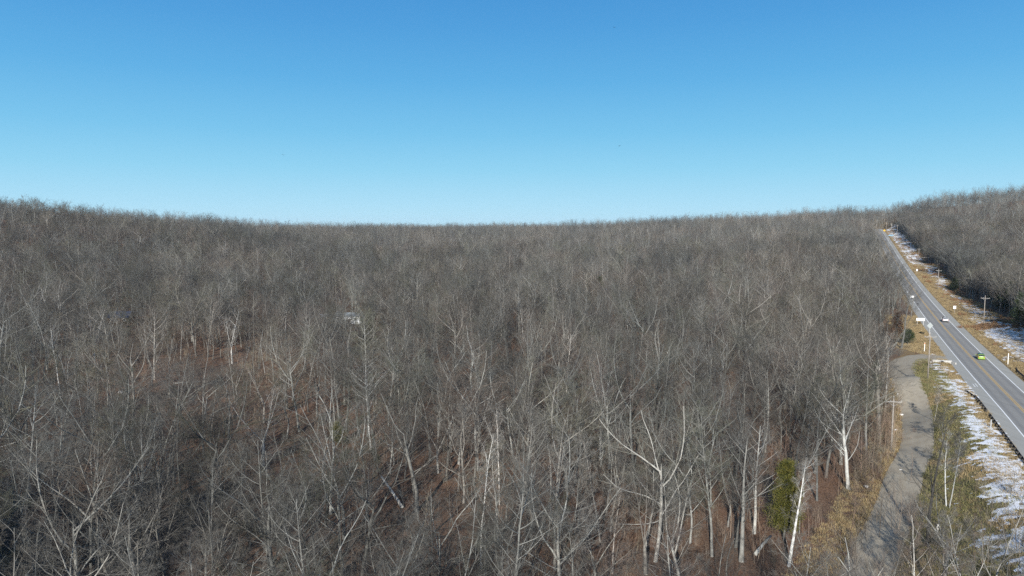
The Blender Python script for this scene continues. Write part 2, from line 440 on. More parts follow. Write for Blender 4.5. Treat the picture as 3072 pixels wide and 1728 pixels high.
q = np.stack([ii[:-1, :-1], ii[:-1, 1:], ii[1:, 1:], ii[1:, :-1]], -1).reshape(-1, 4)
q = q[keep[q].any(1)]
me = mesh_np('gravel_lane', V, q, smooth=True)
a = me.attributes.new('off', 'FLOAT', 'POINT'); a.data.foreach_set('value', np.tile(offs, n).astype(np.float32))
tag(link('gravel_lane', me, M_gravel), kind='structure')
# ------------------------------------------------------------------ bark and foliage
def bark(name, stops, pale=None, scale=2.0):
    g = NT(name); oi = g.n('ShaderNodeObjectInfo'); tc = g.n('ShaderNodeTexCoord')
    c = g.ramp(oi.outputs['Random'], stops, 'CONSTANT' if False else 'LINEAR')
    n = g.noise(tc.outputs['Object'], scale, 5, rough=.7)
    c = g.mix(1.0, c, g.ramp(n, [(.3, (.68,) * 3), (.65, (1.2,) * 3)]), 'MULTIPLY')
    # lichen and stain patches
    if pale:
        n2 = g.noise(tc.outputs['Object'], scale * 1.7, 3)
        c = g.mix(g.maprange(n2, .52, .62, 0, .55), c, pale)
    # stands of different species: the colour drifts with the place the tree stands on
    # every tree is a little lighter or darker than its neighbour
    wn = g.n('ShaderNodeTexWhiteNoise'); g.l(oi.outputs['Location'], wn.inputs['Vector'])
    c = g.mix(1.0, c, g.ramp(wn.outputs['Value'], [(0, (.52,) * 3), (.5, (.93,) * 3), (1, (1.5,) * 3)]), 'MULTIPLY')
    n3 = g.noise(oi.outputs['Location'], 0.018, 4)
    c = g.mix(1.0, c, g.ramp(n3, [(.38, (.80, .83, .84)), (.5, (1, 1, .98)), (.6, (1.12, 1.06, 1.0))]), 'MULTIPLY')
    g.l(c, g.b.inputs['Base Color']); g.b.inputs['Specular IOR Level'].default_value = 0.05
    return g.m
TW = [(0.0, (.110, .105, .093)), (.2, (.142, .139, .128)), (.4, (.122, .113, .099)), (.55, (.166, .163, .150)), (.7, (.128, .130, .094)), (.85, (.134, .106, .091)), (1.0, (.144, .142, .132))]
M_twig = bark('twig_bark', TW, None, 3)
M_bark = bark('trunk_bark', [(0, (.16, .155, .14)), (.3, (.22, .215, .20)), (.6, (.125, .12, .11)), (.8, (.28, .275, .255)), (1, (.18, .175, .16))], (.31, .32, .29))
M_pale = bark('pale_bark', [(0, (.50, .49, .46)), (1, (.58, .57, .54))], (.33, .31, .27), 1.3)
M_pale_twig = bark('pale_twig_bark', [(0, (.24, .225, .20)), (1, (.27, .255, .23))])
M_dark = bark('dark_bark', [(0, (.06, .055, .05)), (1, (.085, .075, .065))])
def leaf_mat(name, a, b_, c_):
    g = NT(name); tc = g.n('ShaderNodeTexCoord'); oi = g.n('ShaderNodeObjectInfo'); n = g.noise(tc.outputs['Object'], 1.6, 5, rough=.75)
    c = g.ramp(n, [(.35, a), (.5, b_), (.68, c_)])
    g.l(c, g.b.inputs['Base Color']); g.b.inputs['Roughness'].default_value = .7
    return g.m
M_cedar = leaf_mat('cedar_leaf', (.035, .042, .010), (.092, .094, .022), (.19, .155, .038))
M_pine = leaf_mat('pine_leaf', (.022, .034, .015), (.045, .062, .026), (.08, .10, .04))
M_deadleaf = leaf_mat('dead_leaf', (.05, .025, .015), (.10, .052, .03), (.17, .10, .06))

def unit(a): return a / (np.linalg.norm(a, axis=-1, keepdims=True) + 1e-9)
class Lvl: pass
def polyl(rng, base, d0, L, npts, up, wob):
    """grow B polylines; base (B,3), d0 (B,3), L (B,)"""
    B = len(base); P = np.empty((B, npts, 3)); P[:, 0] = base; d = d0.copy(); st = (L / (npts - 1))[:, None]
    for i in range(1, npts):
        P[:, i] = P[:, i - 1] + d * st
        d = unit(d + np.array([0, 0, up]) + rng.normal(0, wob, (B, 3)))
    return P
def children(rng, P, Rr, L, n, t0, t1, ang, lf, npts, up, wob, rf, rmin, tip=0.55, taper=0.25):
    B, m, _ = P.shape
    k = np.arange(n)[None, :]
    t = t0 + (t1 - t0) * (k + rng.uniform(0, 1, (B, n))) / n
    s = t * (m - 1); i0 = np.clip(s.astype(int), 0, m - 2); fr = (s - i0)[..., None]
    bi = np.arange(B)[:, None]
    base = P[bi, i0] * (1 - fr) + P[bi, i0 + 1] * fr
    tan = unit(P[bi, i0 + 1] - P[bi, i0])
    pr = Rr[bi, i0] * (1 - fr[..., 0]) + Rr[bi, i0 + 1] * fr[..., 0]
    az = k * 2.4 + rng.uniform(0, 6.28, (B, 1)) + rng.normal(0, .5, (B, n))
    ref = np.where(np.abs(tan[..., 2:3]) > .9, np.array([1., 0, 0]), np.array([0., 0, 1.]))
    a = unit(np.cross(tan, ref)); b = np.cross(tan, a)
    perp = a * np.cos(az)[..., None] + b * np.sin(az)[..., None]
    an = np.radians(ang + rng.normal(0, 8, (B, n)))[..., None]
    d = tan * np.cos(an) + perp * np.sin(an)
    Lc = L[:, None] * lf * (1 - (1 - tip) * t) * rng.uniform(.6, 1.25, (B, n))
    base, d, Lc, pr = base.reshape(-1, 3), d.reshape(-1, 3), Lc.reshape(-1), pr.reshape(-1)
    r0 = np.maximum(np.minimum(pr * .75, Lc * rf), rmin)
    Pc = polyl(rng, base, unit(d), Lc, npts, up, wob)
    Rc = r0[:, None] * np.linspace(1, taper, npts)[None]
    return Pc, np.maximum(Rc, rmin * .45), Lc
def tubes(Ps, k=3):
    """list of (P,R,k) -> verts, quads"""
    VV, FF, off = [], [], 0
    for P, Rr, k in Ps:
        B, m, _ = P.shape
        T = np.empty_like(P); T[:, 1:-1] = P[:, 2:] - P[:, :-2]; T[:, 0] = P[:, 1] - P[:, 0]; T[:, -1] = P[:, -1] - P[:, -2]
        T = unit(T); ref = np.where(np.abs(T[..., 2:3]) > .9, np.array([1., 0, 0]), np.array([0., 0, 1.]))
        a = unit(np.cross(T, ref)); b = np.cross(T, a)
        th = np.arange(k) * 2 * np.pi / k
        V = P[:, :, None] + (a[:, :, None] * np.cos(th)[None, None, :, None] + b[:, :, None] * np.sin(th)[None, None, :, None]) * Rr[:, :, None, None]
        ii = np.arange(B * m * k).reshape(B, m, k) + off
        q = np.stack([ii[:, :-1], np.roll(ii, -1, 2)[:, :-1], np.roll(ii, -1, 2)[:, 1:], ii[:, 1:]], -1).reshape(-1, 4)
        VV.append(V.reshape(-1, 3)); FF.append(q); off += B * m * k
    return np.concatenate(VV), np.concatenate(FF)
def make_tree(seed, H, kind='spread', lod=0, thick=1.0, twigs=1.0):
    rng = np.random.default_rng(seed)
    tr = H * (.0115 if kind != 'slim' else .0072) * rng.uniform(.85, 1.15) * thick
    lean = rng.normal(0, .05, 3) * np.array([1, 1, 0])
    tk = []; cr = []
    big = {0: 1.0, 1: 1.6, 2: 3.0}[lod]
    if kind == 'spread':
        P0 = polyl(rng, np.zeros((1, 3)), unit(np.array([[lean[0], lean[1], 1.]])), np.array([H * .62]), 9, .05, .06)
        R0 = tr * np.linspace(1, .6, 9)[None] ; R0[:, 0] *= 1.25
        L0 = np.array([H * .62])
        P1, R1, L1 = children(rng, P0, R0, L0, rng.integers(5, 8), .40, 1.0, 43, .78, 8, .075, .10, .0105, .02, tip=.95, taper=.3)
        Pb, Rb, Lb = children(rng, P0, R0, L0, 5, .35, .8, 62, .45, 6, .05, .1, .010, .016, tip=.9, taper=.3)
        R0 = R0.copy(); R0[:, -1] = .01; R0[:, -2] *= .8
        tk = [(P0, R0, 8), (P1, R1, 6), (Pb, Rb, 5)]
        P2, R2, L2 = children(rng, P1, R1, L1, 11 if lod < 2 else 7, .18, 1, 40, .50, 6, .05, .10, .009, .010, tip=.5)
        P2b, R2b, L2b = children(rng, Pb, Rb, Lb, 6, .25, 1, 45, .5, 6, .05, .10, .009, .010, tip=.5)
        P2, R2, L2 = np.concatenate([P2, P2b]), np.concatenate([R2, R2b]), np.concatenate([L2, L2b])
    elif kind == 'up':      # straight leader, ascending limbs
        P0 = polyl(rng, np.zeros((1, 3)), unit(np.array([[lean[0], lean[1], 1.]])), np.array([H * .96]), 12, .06, .035)
        R0 = tr * .9 * np.linspace(1, .12, 12)[None]; R0[:, 0] *= 1.2
        L0 = np.array([H * .96])
        P1, R1, L1 = children(rng, P0, R0, L0, rng.integers(16, 22), .30, .97, 50, .42, 7, .08, .08, .009, .011, tip=.42, taper=.3)
        tk = [(P0, R0, 8), (P1, R1, 5)]
        P2, R2, L2 = children(rng, P1, R1, L1, 7 if lod < 2 else 5, .2, 1, 42, .48, 5, .05, .10, .009, .008, tip=.5)
    elif kind == 'fork':    # two or three co-dominant stems from low down
        P0 = polyl(rng, np.zeros((1, 3)), unit(np.array([[lean[0], lean[1], 1.]])), np.array([H * .3]), 5, .02, .06)
        R0 = tr * np.linspace(1, .8, 5)[None]; R0[:, 0] *= 1.2; L0 = np.array([H * .3])
        Pa, Ra, La = children(rng, P0, R0, L0, 3, .75, 1.0, 22, 2.5, 9, .05, .06, .008, .025, tip=.9, taper=.25)
        P1, R1, L1 = children(rng, Pa, Ra, La, 8, .25, .98, 42, .42, 6, .07, .09, .009, .011, tip=.5, taper=.3)
        R0 = R0.copy(); R0[:, -1] = .01
        tk = [(P0, R0, 8), (Pa, Ra, 6), (P1, R1, 5)]
        P2, R2, L2 = children(rng, P1, R1, L1, 6, .2, 1, 42, .5, 5, .05, .10, .009, .008, tip=.5)
    else:                    # slim pole-like stem, small high crown
        P0 = polyl(rng, np.zeros((1, 3)), unit(np.array([[lean[0], lean[1], 1.]])), np.array([H * .97]), 12, .05, .03)
        R0 = tr * np.linspace(1, .12, 12)[None]; L0 = np.array([H * .97])
        P1, R1, L1 = children(rng, P0, R0, L0, 15, .45, .98, 38, .2, 5, .1, .08, .009, .009, tip=.6, taper=.35)
        tk = [(P0, R0, 7), (P1, R1, 4)]
        P2, R2, L2 = children(rng, P1, R1, L1, 6, .2, 1, 42, .55, 4, .06, .1, .014, .008, tip=.5)
    n3 = max(3, int(round((8 if lod == 0 else 6 if lod == 1 else 5) * twigs)))
    P3, R3, L3 = children(rng, P2, R2, L2, n3, .15, 1, 42, .5, 4 if lod < 2 else 2, .04, .12, .009, .0065 * big, tip=.55)
    cr = [(P2, R2, 4 if lod < 2 else 3), (P3, R3, 3)]
    if lod < 2:
        n4 = 6 if lod == 0 else 4
        P4, R4, L4 = children(rng, P3, R3, np.maximum(L3, .5), n4, .2, 1, 38, .62, 3 if lod == 0 else 2, .03, .13, .01, .0048 * big, tip=.7)
        cr.append((P4, R4, 3))
    return tubes(tk), tubes(cr)
def tree_meshes(name, seed, H, kind, lod=0, twigs=1.0, thick=1.0):
    (tv, tf), (cv, cf) = make_tree(seed, H, kind, lod, thick=thick, twigs=twigs)
    return mesh_np(name + '_trunk', tv, tf, smooth=True), mesh_np(name + '_crown', cv, cf, smooth=True)
def joined(name, seed, H, kind, lod, mats, twigs=1.0):
    (tv, tf), (cv, cf) = make_tree(seed, H, kind, lod, twigs=twigs)
    mi = np.concatenate([np.zeros(len(tf), int), np.ones(len(cf), int)])
    me = mesh_np(name, np.concatenate([tv, cv]), np.concatenate([tf, cf + len(tv)]), mi, smooth=True)
    for m in mats: me.materials.append(m)
    return me
def shrub_mesh(name, seed, H, n, mats, spread=20):
    rng = np.random.default_rng(seed)
    az = rng.uniform(0, 6.28, n); tl = np.radians(np.abs(rng.normal(0, spread, n)))
    d = np.stack([np.sin(tl) * np.cos(az), np.sin(tl) * np.sin(az), np.cos(tl)], -1)
    base = np.stack([rng.normal(0, .15 * H / 3, n), rng.normal(0, .15 * H / 3, n), np.zeros(n)], -1)
    L = H * rng.uniform(.6, 1.05, n); P0 = polyl(rng, base, d, L, 6, .04, .07); R0 = (L * .006)[:, None] * np.linspace(1, .3, 6)[None]
    P1, R1, L1 = children(rng, P0, R0, L, 8, .25, 1, 35, .35, 4, .06, .1, .01, .006, tip=.6)
    P2, R2, L2 = children(rng, P1, R1, L1, 5, .2, 1, 38, .5, 2, .05, .1, .01, .006)
    v, f = tubes([(P0, R0, 4), (P1, R1, 3), (P2, R2, 3)])
    me = mesh_np(name, v, f, smooth=True)
    for m in mats: me.materials.append(m)
    return me
def cedar_parts(seed, H, W, n=9000, s=.16, shape='cone', top=1.0):
    """needle sprays through a ragged conical volume; returns (trunk v,f),(foliage v,f)"""
    rng = np.random.default_rng(seed)
    P0 = polyl(rng, np.zeros((1, 3)), np.array([[0, 0, 1.]]), np.array([H * .96]), 10, .05, .02)
    R0 = H * .016 * np.linspace(1, .1, 10)[None]; L0 = np.array([H * .96])
    P1, R1, L1 = children(rng, P0, R0, L0, 70, .12, .97, 58, W / H * .62, 5, .12, .06, .012, .012, tip=.22, taper=.3)
    B = len(P1)
    # sprays along each branch
    k = n // B; bi = np.repeat(np.arange(B), k)
    t = rng.uniform(.15, 1.0, B * k) ** .7; sx = t * 4; i0 = np.clip(sx.astype(int), 0, 3); fr = (sx - i0)[:, None]
    c = P1[bi, i0] * (1 - fr) + P1[bi, i0 + 1] * fr
    c = c + rng.normal(0, 1, (B * k, 3)) * (.10 + .16 * L1[bi])[:, None] * np.array([1, 1, .8])
    d = unit(unit(c - np.array([0, 0, 1]) * c[:, 2:3]) * np.array([1, 1, 0]) + rng.normal(0, .6, (B * k, 3)) + np.array([0, 0, .55]))
    side = unit(np.cross(d, rng.normal(0, 1, (B * k, 3))))
    ln = s * rng.uniform(.7, 1.6, B * k)[:, None]; wd = ln * .33
    V = np.stack([c - d * ln * .5, c + side * wd, c + d * ln, c - side * wd], 1).reshape(-1, 3)
    q = np.arange(len(V)).reshape(-1, 4)
    return tubes([(P0, R0, 8), (P1, R1, 4)]), (V, q)

# variants ---------------------------------------------------------------------
KINDS = [('spread', 17), ('spread', 15), ('spread', 19.5), ('up', 18), ('up', 15), ('up', 13), ('fork', 17), ('fork', 14), ('slim', 15), ('slim', 12), ('spread', 12), ('spread', 18)]
near_meshes = []
for i, (k_, H_) in enumerate(KINDS):
    a_, b_ = tree_meshes('tree', 100 + i, H_, k_, 0)
    a_.materials.append(M_bark); b_.materials.append(M_twig)
    near_meshes.append((a_, b_, k_, H_))
lib = bpy.data.collections.new('tree_kinds')        # not linked: only read by the forest's node tree
lib_info = []
def lib_add(me):
    nm = 'k%03d' % len(lib_info); o = bpy.data.objects.new(nm, me); lib.objects.link(o); lib_info.append(nm); return len(lib_info) - 1
L0_ids, L1_ids, L2_ids = [], [], []
for i, (k_, H_) in enumerate(KINDS):
    L0_ids.append(lib_add(joined('forest_tree', 100 + i, H_, k_, 0, (M_bark, M_twig))))
for i, (k_, H_) in enumerate(KINDS):
    L1_ids.append(lib_add(joined('forest_tree', 200 + i, H_, k_, 1, (M_bark, M_twig))))
for i, (k_, H_) in enumerate(KINDS[:8] + KINDS[10:]):
    L2_ids.append(lib_add(joined('forest_tree', 300 + i, H_, k_, 2, (M_bark, M_twig))))
ever_ids = []
for i in range(3):
    (tv, tf), (fv, ff) = cedar_parts(500 + i, 10 + i * 2, 5 + i, 5000, .3)
    me = mesh_np('evergreen', np.concatenate([tv, fv]), np.concatenate([tf, ff + len(tv)]), np.concatenate([np.zeros(len(tf), int), np.ones(len(ff), int)]))
    me.materials.append(M_bark); me.materials.append(M_pine); ever_ids.append(lib_add(me))
pale_ids = [lib_add(joined('forest_tree', 600 + i, 17, 'fork' if i else 'up', 1, (M_pale, M_pale_twig), .7)) for i in range(2)]
def gn_instancer(name, pts, idxs, rot, scl, coll, m, **k):
    me = bpy.data.meshes.new(name); me.vertices.add(len(pts)); me.vertices.foreach_set('co', np.asarray(pts, np.float32).ravel())
    me.attributes.new('idx', 'INT', 'POINT').data.foreach_set('value', np.asarray(idxs, np.int32))
    me.attributes.new('rot', 'FLOAT_VECTOR', 'POINT').data.foreach_set('vector', np.asarray(rot, np.float32).ravel())
    me.attributes.new('scl', 'FLOAT_VECTOR', 'POINT').data.foreach_set('vector', np.asarray(scl, np.float32).ravel())
    o = link(name, me, m); tag(o, **k)
    ng = bpy.data.node_groups.new(name, 'GeometryNodeTree')
    ng.interface.new_socket('Geometry', in_out='INPUT', socket_type='NodeSocketGeometry')
    ng.interface.new_socket('Geometry', in_out='OUTPUT', socket_type='NodeSocketGeometry')
    gi = ng.nodes.new('NodeGroupInput'); go = ng.nodes.new('NodeGroupOutput')
    ip = ng.nodes.new('GeometryNodeInstanceOnPoints'); ci = ng.nodes.new('GeometryNodeCollectionInfo')
    ci.inputs['Collection'].default_value = coll; ci.inputs['Separate Children'].default_value = True; ci.inputs['Reset Children'].default_value = True
    ip.inputs['Pick Instance'].default_value = True
    def na(nm, ty):
        q = ng.nodes.new('GeometryNodeInputNamedAttribute'); q.data_type = ty; q.inputs['Name'].default_value = nm; return q
    a, b, c = na('idx', 'INT'), na('rot', 'FLOAT_VECTOR'), na('scl', 'FLOAT_VECTOR')
    L = ng.links.new
    L(gi.outputs[0], ip.inputs['Points']); L(ci.outputs[0], ip.inputs['Instance']); L(a.outputs[0], ip.inputs['Instance Index'])
    L(b.outputs[0], ip.inputs['Rotation']); L(c.outputs[0], ip.inputs['Scale']); L(ip.outputs[0], go.inputs[0])
    md = o.modifiers.new('scatter', 'NODES'); md.node_group = ng
    return o

# ------------------------------------------------------------------ where trees grow
rg = np.random.default_rng(11)
HOUSES = [hit(1048, 968), hit(985, 962), hit(365, 966), hit(1982, 905)]
def allowed(x, y, brush=False):
    d = road_d(x, y); n = (fbm(x, y, 14, 40, 3) - .5) * 2
    ok = np.ones(x.shape, bool)
    right = 22.5 + n * 3
    right = np.where(y < 175, 18 + n * 2, right); right = np.where(y > 560, 19 + n * 3, right)
    ok &= ~((d > -6) & (d < right) & (y < 795))
    left = np.where(y < 262, -16.0, -8.5 - n * 1.5)
    ok &= ~((d <= -6) & (d > left) & (y > 186) & (y < 812))
    between = (x > np.interp(y, LA[::-1, 1], LA[::-1, 0])) & (d < 0) & (y < 192)
    ok &= ~between
    ok &= lane_d(x, y) > 5.0 + n * 1.2 + (0 if brush else 2.0) * sstep(115, 85, y) * (x < 70)
    for h in HOUSES[:3]: ok &= (((x - h[0]) / 11) ** 2 + ((y - h[1] + 4) / 9) ** 2) > 1
    return ok
def scatter(spacing, ymin, ymax, margin, jit=.45):
    ys = np.arange(ymin, ymax, spacing * .87); out = []
    for i, y in enumerate(ys):
        hw = .80 * max(y, 0) + margin
        xs = np.arange(-hw, hw, spacing) + (i % 2) * spacing / 2
        out.append(np.stack([xs, np.full(len(xs), y)], 1))
    P = np.concatenate(out); return P + rg.uniform(-jit, jit, P.shape) * spacing
HERO_XY = []; FRONT = []
M_light = bark('light_bark', [(0, (.30, .29, .265)), (1, (.36, .35, .325))], (.40, .41, .38), 1.5)
M_ltwig = bark('light_twig_bark', [(0, (.17, .16, .145)), (1, (.195, .185, .17))])
M_dk2 = bark('dull_dark_bark', [(0, (.09, .083, .075)), (1, (.11, .10, .09))])
def hero(px, py, H, kind, m1, m2, label, seed, lean=(0, 0), twigs=1.0, group=None, cat='tree', name='bare_tree', xy=None, wide=1.0, thick=1.0):
    p = hit(px, py) if xy is None else xy
    x, y = float(p[0]), float(p[1])
    a, b = tree_meshes(name, seed, H, kind, 0, twigs, thick)
    a.materials.append(m1); b.materials.append(m2)
    e = empty(name, (x, y, gz(x, y) - .1), 0, label=label, cat=cat, group=group)
    e.rotation_euler = (R(lean[1]), R(lean[0]), 0); e.scale = (wide, wide, 1)
    for nm, me in (('trunk', a), ('crown', b)):
        o = bpy.data.objects.new(nm, me); col.objects.link(o); o.parent = e
    HERO_XY.append((x, y)); return e
def conifer(px, py, H, W, fm, label, seed, n=9000, s=.16, name='cedar_tree', cat='cedar', lift=0.0):
    p = hit(px, py); x, y = float(p[0]), float(p[1])
    (tv, tf), (fv, ff) = cedar_parts(seed, H, W, n, s)
    e = empty(name, (x, y, gz(x, y) - .1), 0, label=label, cat=cat)
    t = link('trunk', mesh_np('trunk', tv, tf, smooth=True), M_bark, e); c = link('crown', mesh_np('crown', fv, ff), fm, e)
    HERO_XY.append((x, y)); return e
hero(790, 1400, 16.5, 'fork', M_pale, M_pale_twig, 'white-barked tree forking in the thin wood left of the middle', 901, thick=1.5, lean=(2, 0), twigs=.6)
hero(1250, 1535, 19, 'spread', M_light, M_ltwig, 'large pale tree with heavy bent limbs in the front wood', 902, thick=1.3, wide=1.2)
hero(1442, 1705, 17, 'slim', M_pale, M_pale_twig, 'tall slender white trunk at the lower middle', 903, thick=1.3, lean=(1, 0), twigs=.7)
hero(1498, 1515, 15, 'slim', M_pale, M_ltwig, 'slim pale stem behind the tall slender white trunk', 904, (0, 0), .7)
hero(2366, 1699, 13, 'slim', M_pale, M_pale_twig, 'bright white leaning trunk just right of the green cedar', 905, thick=2.0, lean=(5, 0), twigs=.7)
hero(2224, 1684, 16, 'up', M_light, M_ltwig, 'straight thick pale trunk left of the green cedar', 906, thick=1.6, lean=(0, 0), twigs=.8)
hero(2262, 1600, 15, 'up', M_light, M_twig, 'pale trunk between the thick straight trunk and the cedar', 926, thick=1.5, lean=(1, 0), twigs=.8)
hero(1937, 1722, 14, 'fork', M_light, M_ltwig, 'pale forked tree with a curved white left limb at the bottom edge', 907, thick=1.4, lean=(0, 0), twigs=.9)
hero(1838, 1720, 10, 'slim', M_pale, M_pale_twig, 'thin white stem left of the pale forked tree', 908, (1, 0), .8)
hero(2633, 1318, 23, 'spread', M_light, M_ltwig, 'tallest pale tree with a massive trunk beside the gravel lane', 909, thick=1.7, lean=(-3, 0), wide=.95)
hero(2545, 1470, 18.5, 'spread', M_light, M_ltwig, 'tall pale tree at the wood edge, nearer than the massive lane tree', 910, thick=1.5, lean=(-1, 0))
hero(2600, 1375, 17, 'up', M_light, M_twig, 'thin straight pale tree between the two tall lane trees', 911, thick=1.5)
hero(2657, 1230, 15, 'slim', M_pale, M_ltwig, 'slim white trunk at the lane bend', 927, thick=1.4, lean=(0, 0), twigs=.8)
hero(2704, 1046, 17.5, 'up', M_light, M_ltwig, 'bare tree with a pale trunk beside the lane junction', 912, thick=1.4, lean=(2, 0))
hero(2782, 1640, 18, 'up', M_dk2, M_dk2, 'tall dark thin tree on the right bank of the gravel lane', 913, (-1, 0), .6, wide=.8, thick=1.5)
SG = None
hero(2839, 1518, 10, 'slim', M_pale, M_pale_twig, 'white birch sapling standing upright on the grassy bank', 914, thick=1.3, lean=(0, 0), twigs=.6, cat='sapling', name='birch_sapling')
hero(2848, 1524, 9.5, 'slim', M_pale, M_pale_twig, 'white birch sapling leaning towards the road', 915, thick=1.3, lean=(7, 0), twigs=.6, cat='sapling', name='birch_sapling')
hero(2871, 1432, 7, 'slim', M_light, M_ltwig, 'thin pale sapling by the edge of the snow', 916, (0, 0), .6, cat='sapling', name='sapling')
hero(2803, 1264, 7, 'slim', M_light, M_ltwig, 'thin pale sapling on green grass by the lane bend', 917, (3, 0), .6, cat='sapling', name='sapling')
hero(2830, 1330, 6, 'fork', M_bark, M_twig, 'small forked sapling on the green bank', 918, (0, 0), .6, cat='sapling', name='sapling')
hero(2822, 1800, 12.5, 'spread', M_light, M_ltwig, 'broad pale tree with V-shaped limbs at the lower right', 919, thick=1.4, wide=1.1)
hero(2740, 1900, 12.5, 'fork', M_light, M_twig, 'forked tree rising over the near end of the lane', 920)
hero(2905, 1860, 10, 'fork', M_light, M_ltwig, 'low forked tree at the bottom edge by the snow', 921)
hero(2650, 2000, 13, 'spread', M_bark, M_twig, 'grey spreading tree at the near end of the lane', 922)
hero(1883, 1024, 13, 'slim', M_pale, M_pale_twig, 'white dead trunk standing alone in the far wood', 923, (0, 0), .4)
hero(3042, 942, 15, 'up', M_light, M_ltwig, 'bare pale tree in front of the cedars right of the road', 924, (-2, 0), .8)
hero(1105, 1010, 14, 'fork', M_light, M_ltwig, 'pale forked tree right of the white house', 925, (0, 0), .8)
hero(185, 1205, 17, 'slim', M_pale, M_ltwig, 'tall pale trunk at the left edge above the dark stand', 928, (-2, 0), .8)
hero(440, 1690, 17, 'up', M_light, M_twig, 'pale trunked tree alone in the dark stand, second row', 929, (0, 0), .9)
conifer(2352, 1622, 11, 4.6, M_cedar, 'olive green cedar in front of the bare wood', 951, 34000, .095)
conifer(1014, 1335, 4.5, 3.0, M_cedar, 'small round green cedar low in the brown wood', 952, 7000, .11)
conifer(2724, 1032, 4.5, 4.6, M_pine, 'low dark green cedar at the foot of the junction tree', 953, 9000, .13)
conifer(3062, 985, 12, 6.5, M_pine, 'tall dark cedar at the right edge beyond the snow', 954, 9000, .24)
conifer(3000, 935, 9, 5, M_pine, 'dark cedar behind the bare pale tree right of the road', 955, 7000, .22)
conifer(2862, 874, 7.5, 4.5, M_pine, 'dark cedar beside the second pole up the road', 956, 6000, .24)
_b = conifer(2688, 1030, 10, 6.5, M_deadleaf, 'reddish-brown leafy tree left of the junction tree', 957, 6500, .17, name='brown_tree', cat='tree')
N_HERO = 30

for px, py, dep, wd in [(790, 1400, 26, 4.5), (1250, 1535, 24, 5.5), (2352, 1622, 26, 4.0), (2366, 1699, 22, 2.2), (2224, 1684, 20, 3), (1937, 1722, 20, 3.5), (1014, 1335, 26, 2.5), (2545, 1470, 16, 3), (2633, 1318, 18, 3),
                        (1048, 968, 34, 7), (973, 964, 24, 2.5), (365, 966, 26, 4.5), (1883, 1024, 26, 2.5), (1984, 914, 26, 3), (2704, 1046, 16, 4), (640, 1090, 30, 10), (330, 1130, 26, 8), (860, 1330, 22, 8), (560, 1200, 26, 9)]:
    p = hit(px, py); FRONT.append((float(p[0]), float(p[1]), dep, wd))

def clear_front(P, k=1.0):
    ok = np.ones(len(P), bool)
    for (x, y, dep, wd) in FRONT:
        L = math.hypot(x, y); ux, uy = x / L, y / L
        a = P[:, 0] * ux + P[:, 1] * uy - L; b = np.abs(P[:, 0] * uy - P[:, 1] * ux)
        ok &= ~((a > -dep * k) & (a < 1.5) & (b < wd * k))
    return ok
def clear_of_heroes(P, r):
    if not HERO_XY: return np.ones(len(P), bool)
    H = np.array(HERO_XY); return (np.hypot(P[:, None, 0] - H[None, :, 0], P[:, None, 1] - H[None, :, 1]) > r).all(1)
N1 = scatter(5.7, -90, 240, 45); F1 = scatter(6.3, 240, 560, 40); F2 = scatter(6.8, 560, 1350, 40)
_ye = rg.uniform(180, 800, 1500); _de = 21 + 34 * rg.uniform(0, 1, 1500) ** 1.3; EDGE = np.stack([RA + RB * _ye, _ye], 1) + rnrm[None] * _de[:, None]
def prep(P, r=2.5):
    P = P[allowed(P[:, 0], P[:, 1])]
    den = fbm(P[:, 0], P[:, 1], 30, 77, 3)
    open_left = np.exp(-(((P[:, 0] + 75) / 85) ** 2 + ((P[:, 1] - 165) / 48) ** 2))   # thinner wood where the leaf litter shows
    P = P[rg.uniform(0, 1, len(P)) > .04 + .35 * np.clip(.5 - den, 0, 1) + .43 * open_left]
    P = P[clear_of_heroes(P, r)]
    return P[clear_front(P)]
EDGE = EDGE[allowed(EDGE[:, 0], EDGE[:, 1])]; N1 = prep(N1, 3.0); F1 = np.concatenate([prep(F1, 2.5), EDGE]); F2 = prep(F2, 0)
_w = np.array([.13, .11, .08, .12, .11, .09, .09, .08, .05, .04, .05, .05]); _w /= _w.sum()
# the 300 nearest in the frame stand as trees of their own
v_ = N1[:, 1] > 48
inview = v_ & (np.abs(N1[:, 0]) < .76 * N1[:, 1] + 3)
dist = np.hypot(N1[:, 0], N1[:, 1] * 1.0); dist[~inview] = 1e9
order = np.argsort(dist); own = order[:300 - N_HERO]; rest = order[300 - N_HERO:]
OWN = N1[own]; REST = N1[rest]
KLAB = {'spread': 'bare grey tree with a broad crown', 'up': 'bare grey tree with one straight stem',
        'fork': 'bare grey tree forking low', 'slim': 'slender bare tree with a high crown'}
def zone_of(x, y):
    u = x / (y + 1e-6)
    if u < -.32: return 'in the dim wood at the lower left'
    if u < .05: return 'in the front wood left of middle'
    if u < .36: return 'in the front wood right of middle'
    return 'in the wood beside the gravel lane'
zO = ground_z(OWN[:, 0], OWN[:, 1])
own_k = rg.choice(len(KINDS), len(OWN), p=_w)
for i in range(len(OWN)):
    x, y = OWN[i]; a_, b_, k_, H_ = near_meshes[own_k[i]]
    rt = empty('bare_tree', (x, y, zO[i] - .15), rg.uniform(0, 6.28), label='%s %s' % (KLAB[k_], zone_of(x, y)), cat='tree', group='%s %s' % ({'spread':'spreading trees','up':'straight-stemmed trees','fork':'forking trees','slim':'slender trees'}[k_], zone_of(x, y)))
    s = rg.uniform(.78, 1.12); rt.scale = (s * rg.uniform(.9, 1.12), s * rg.uniform(.9, 1.12), s)
    for nm, me in (('trunk', a_), ('crown', b_)):
        o = bpy.data.objects.new(nm, me); col.objects.link(o); o.parent = rt
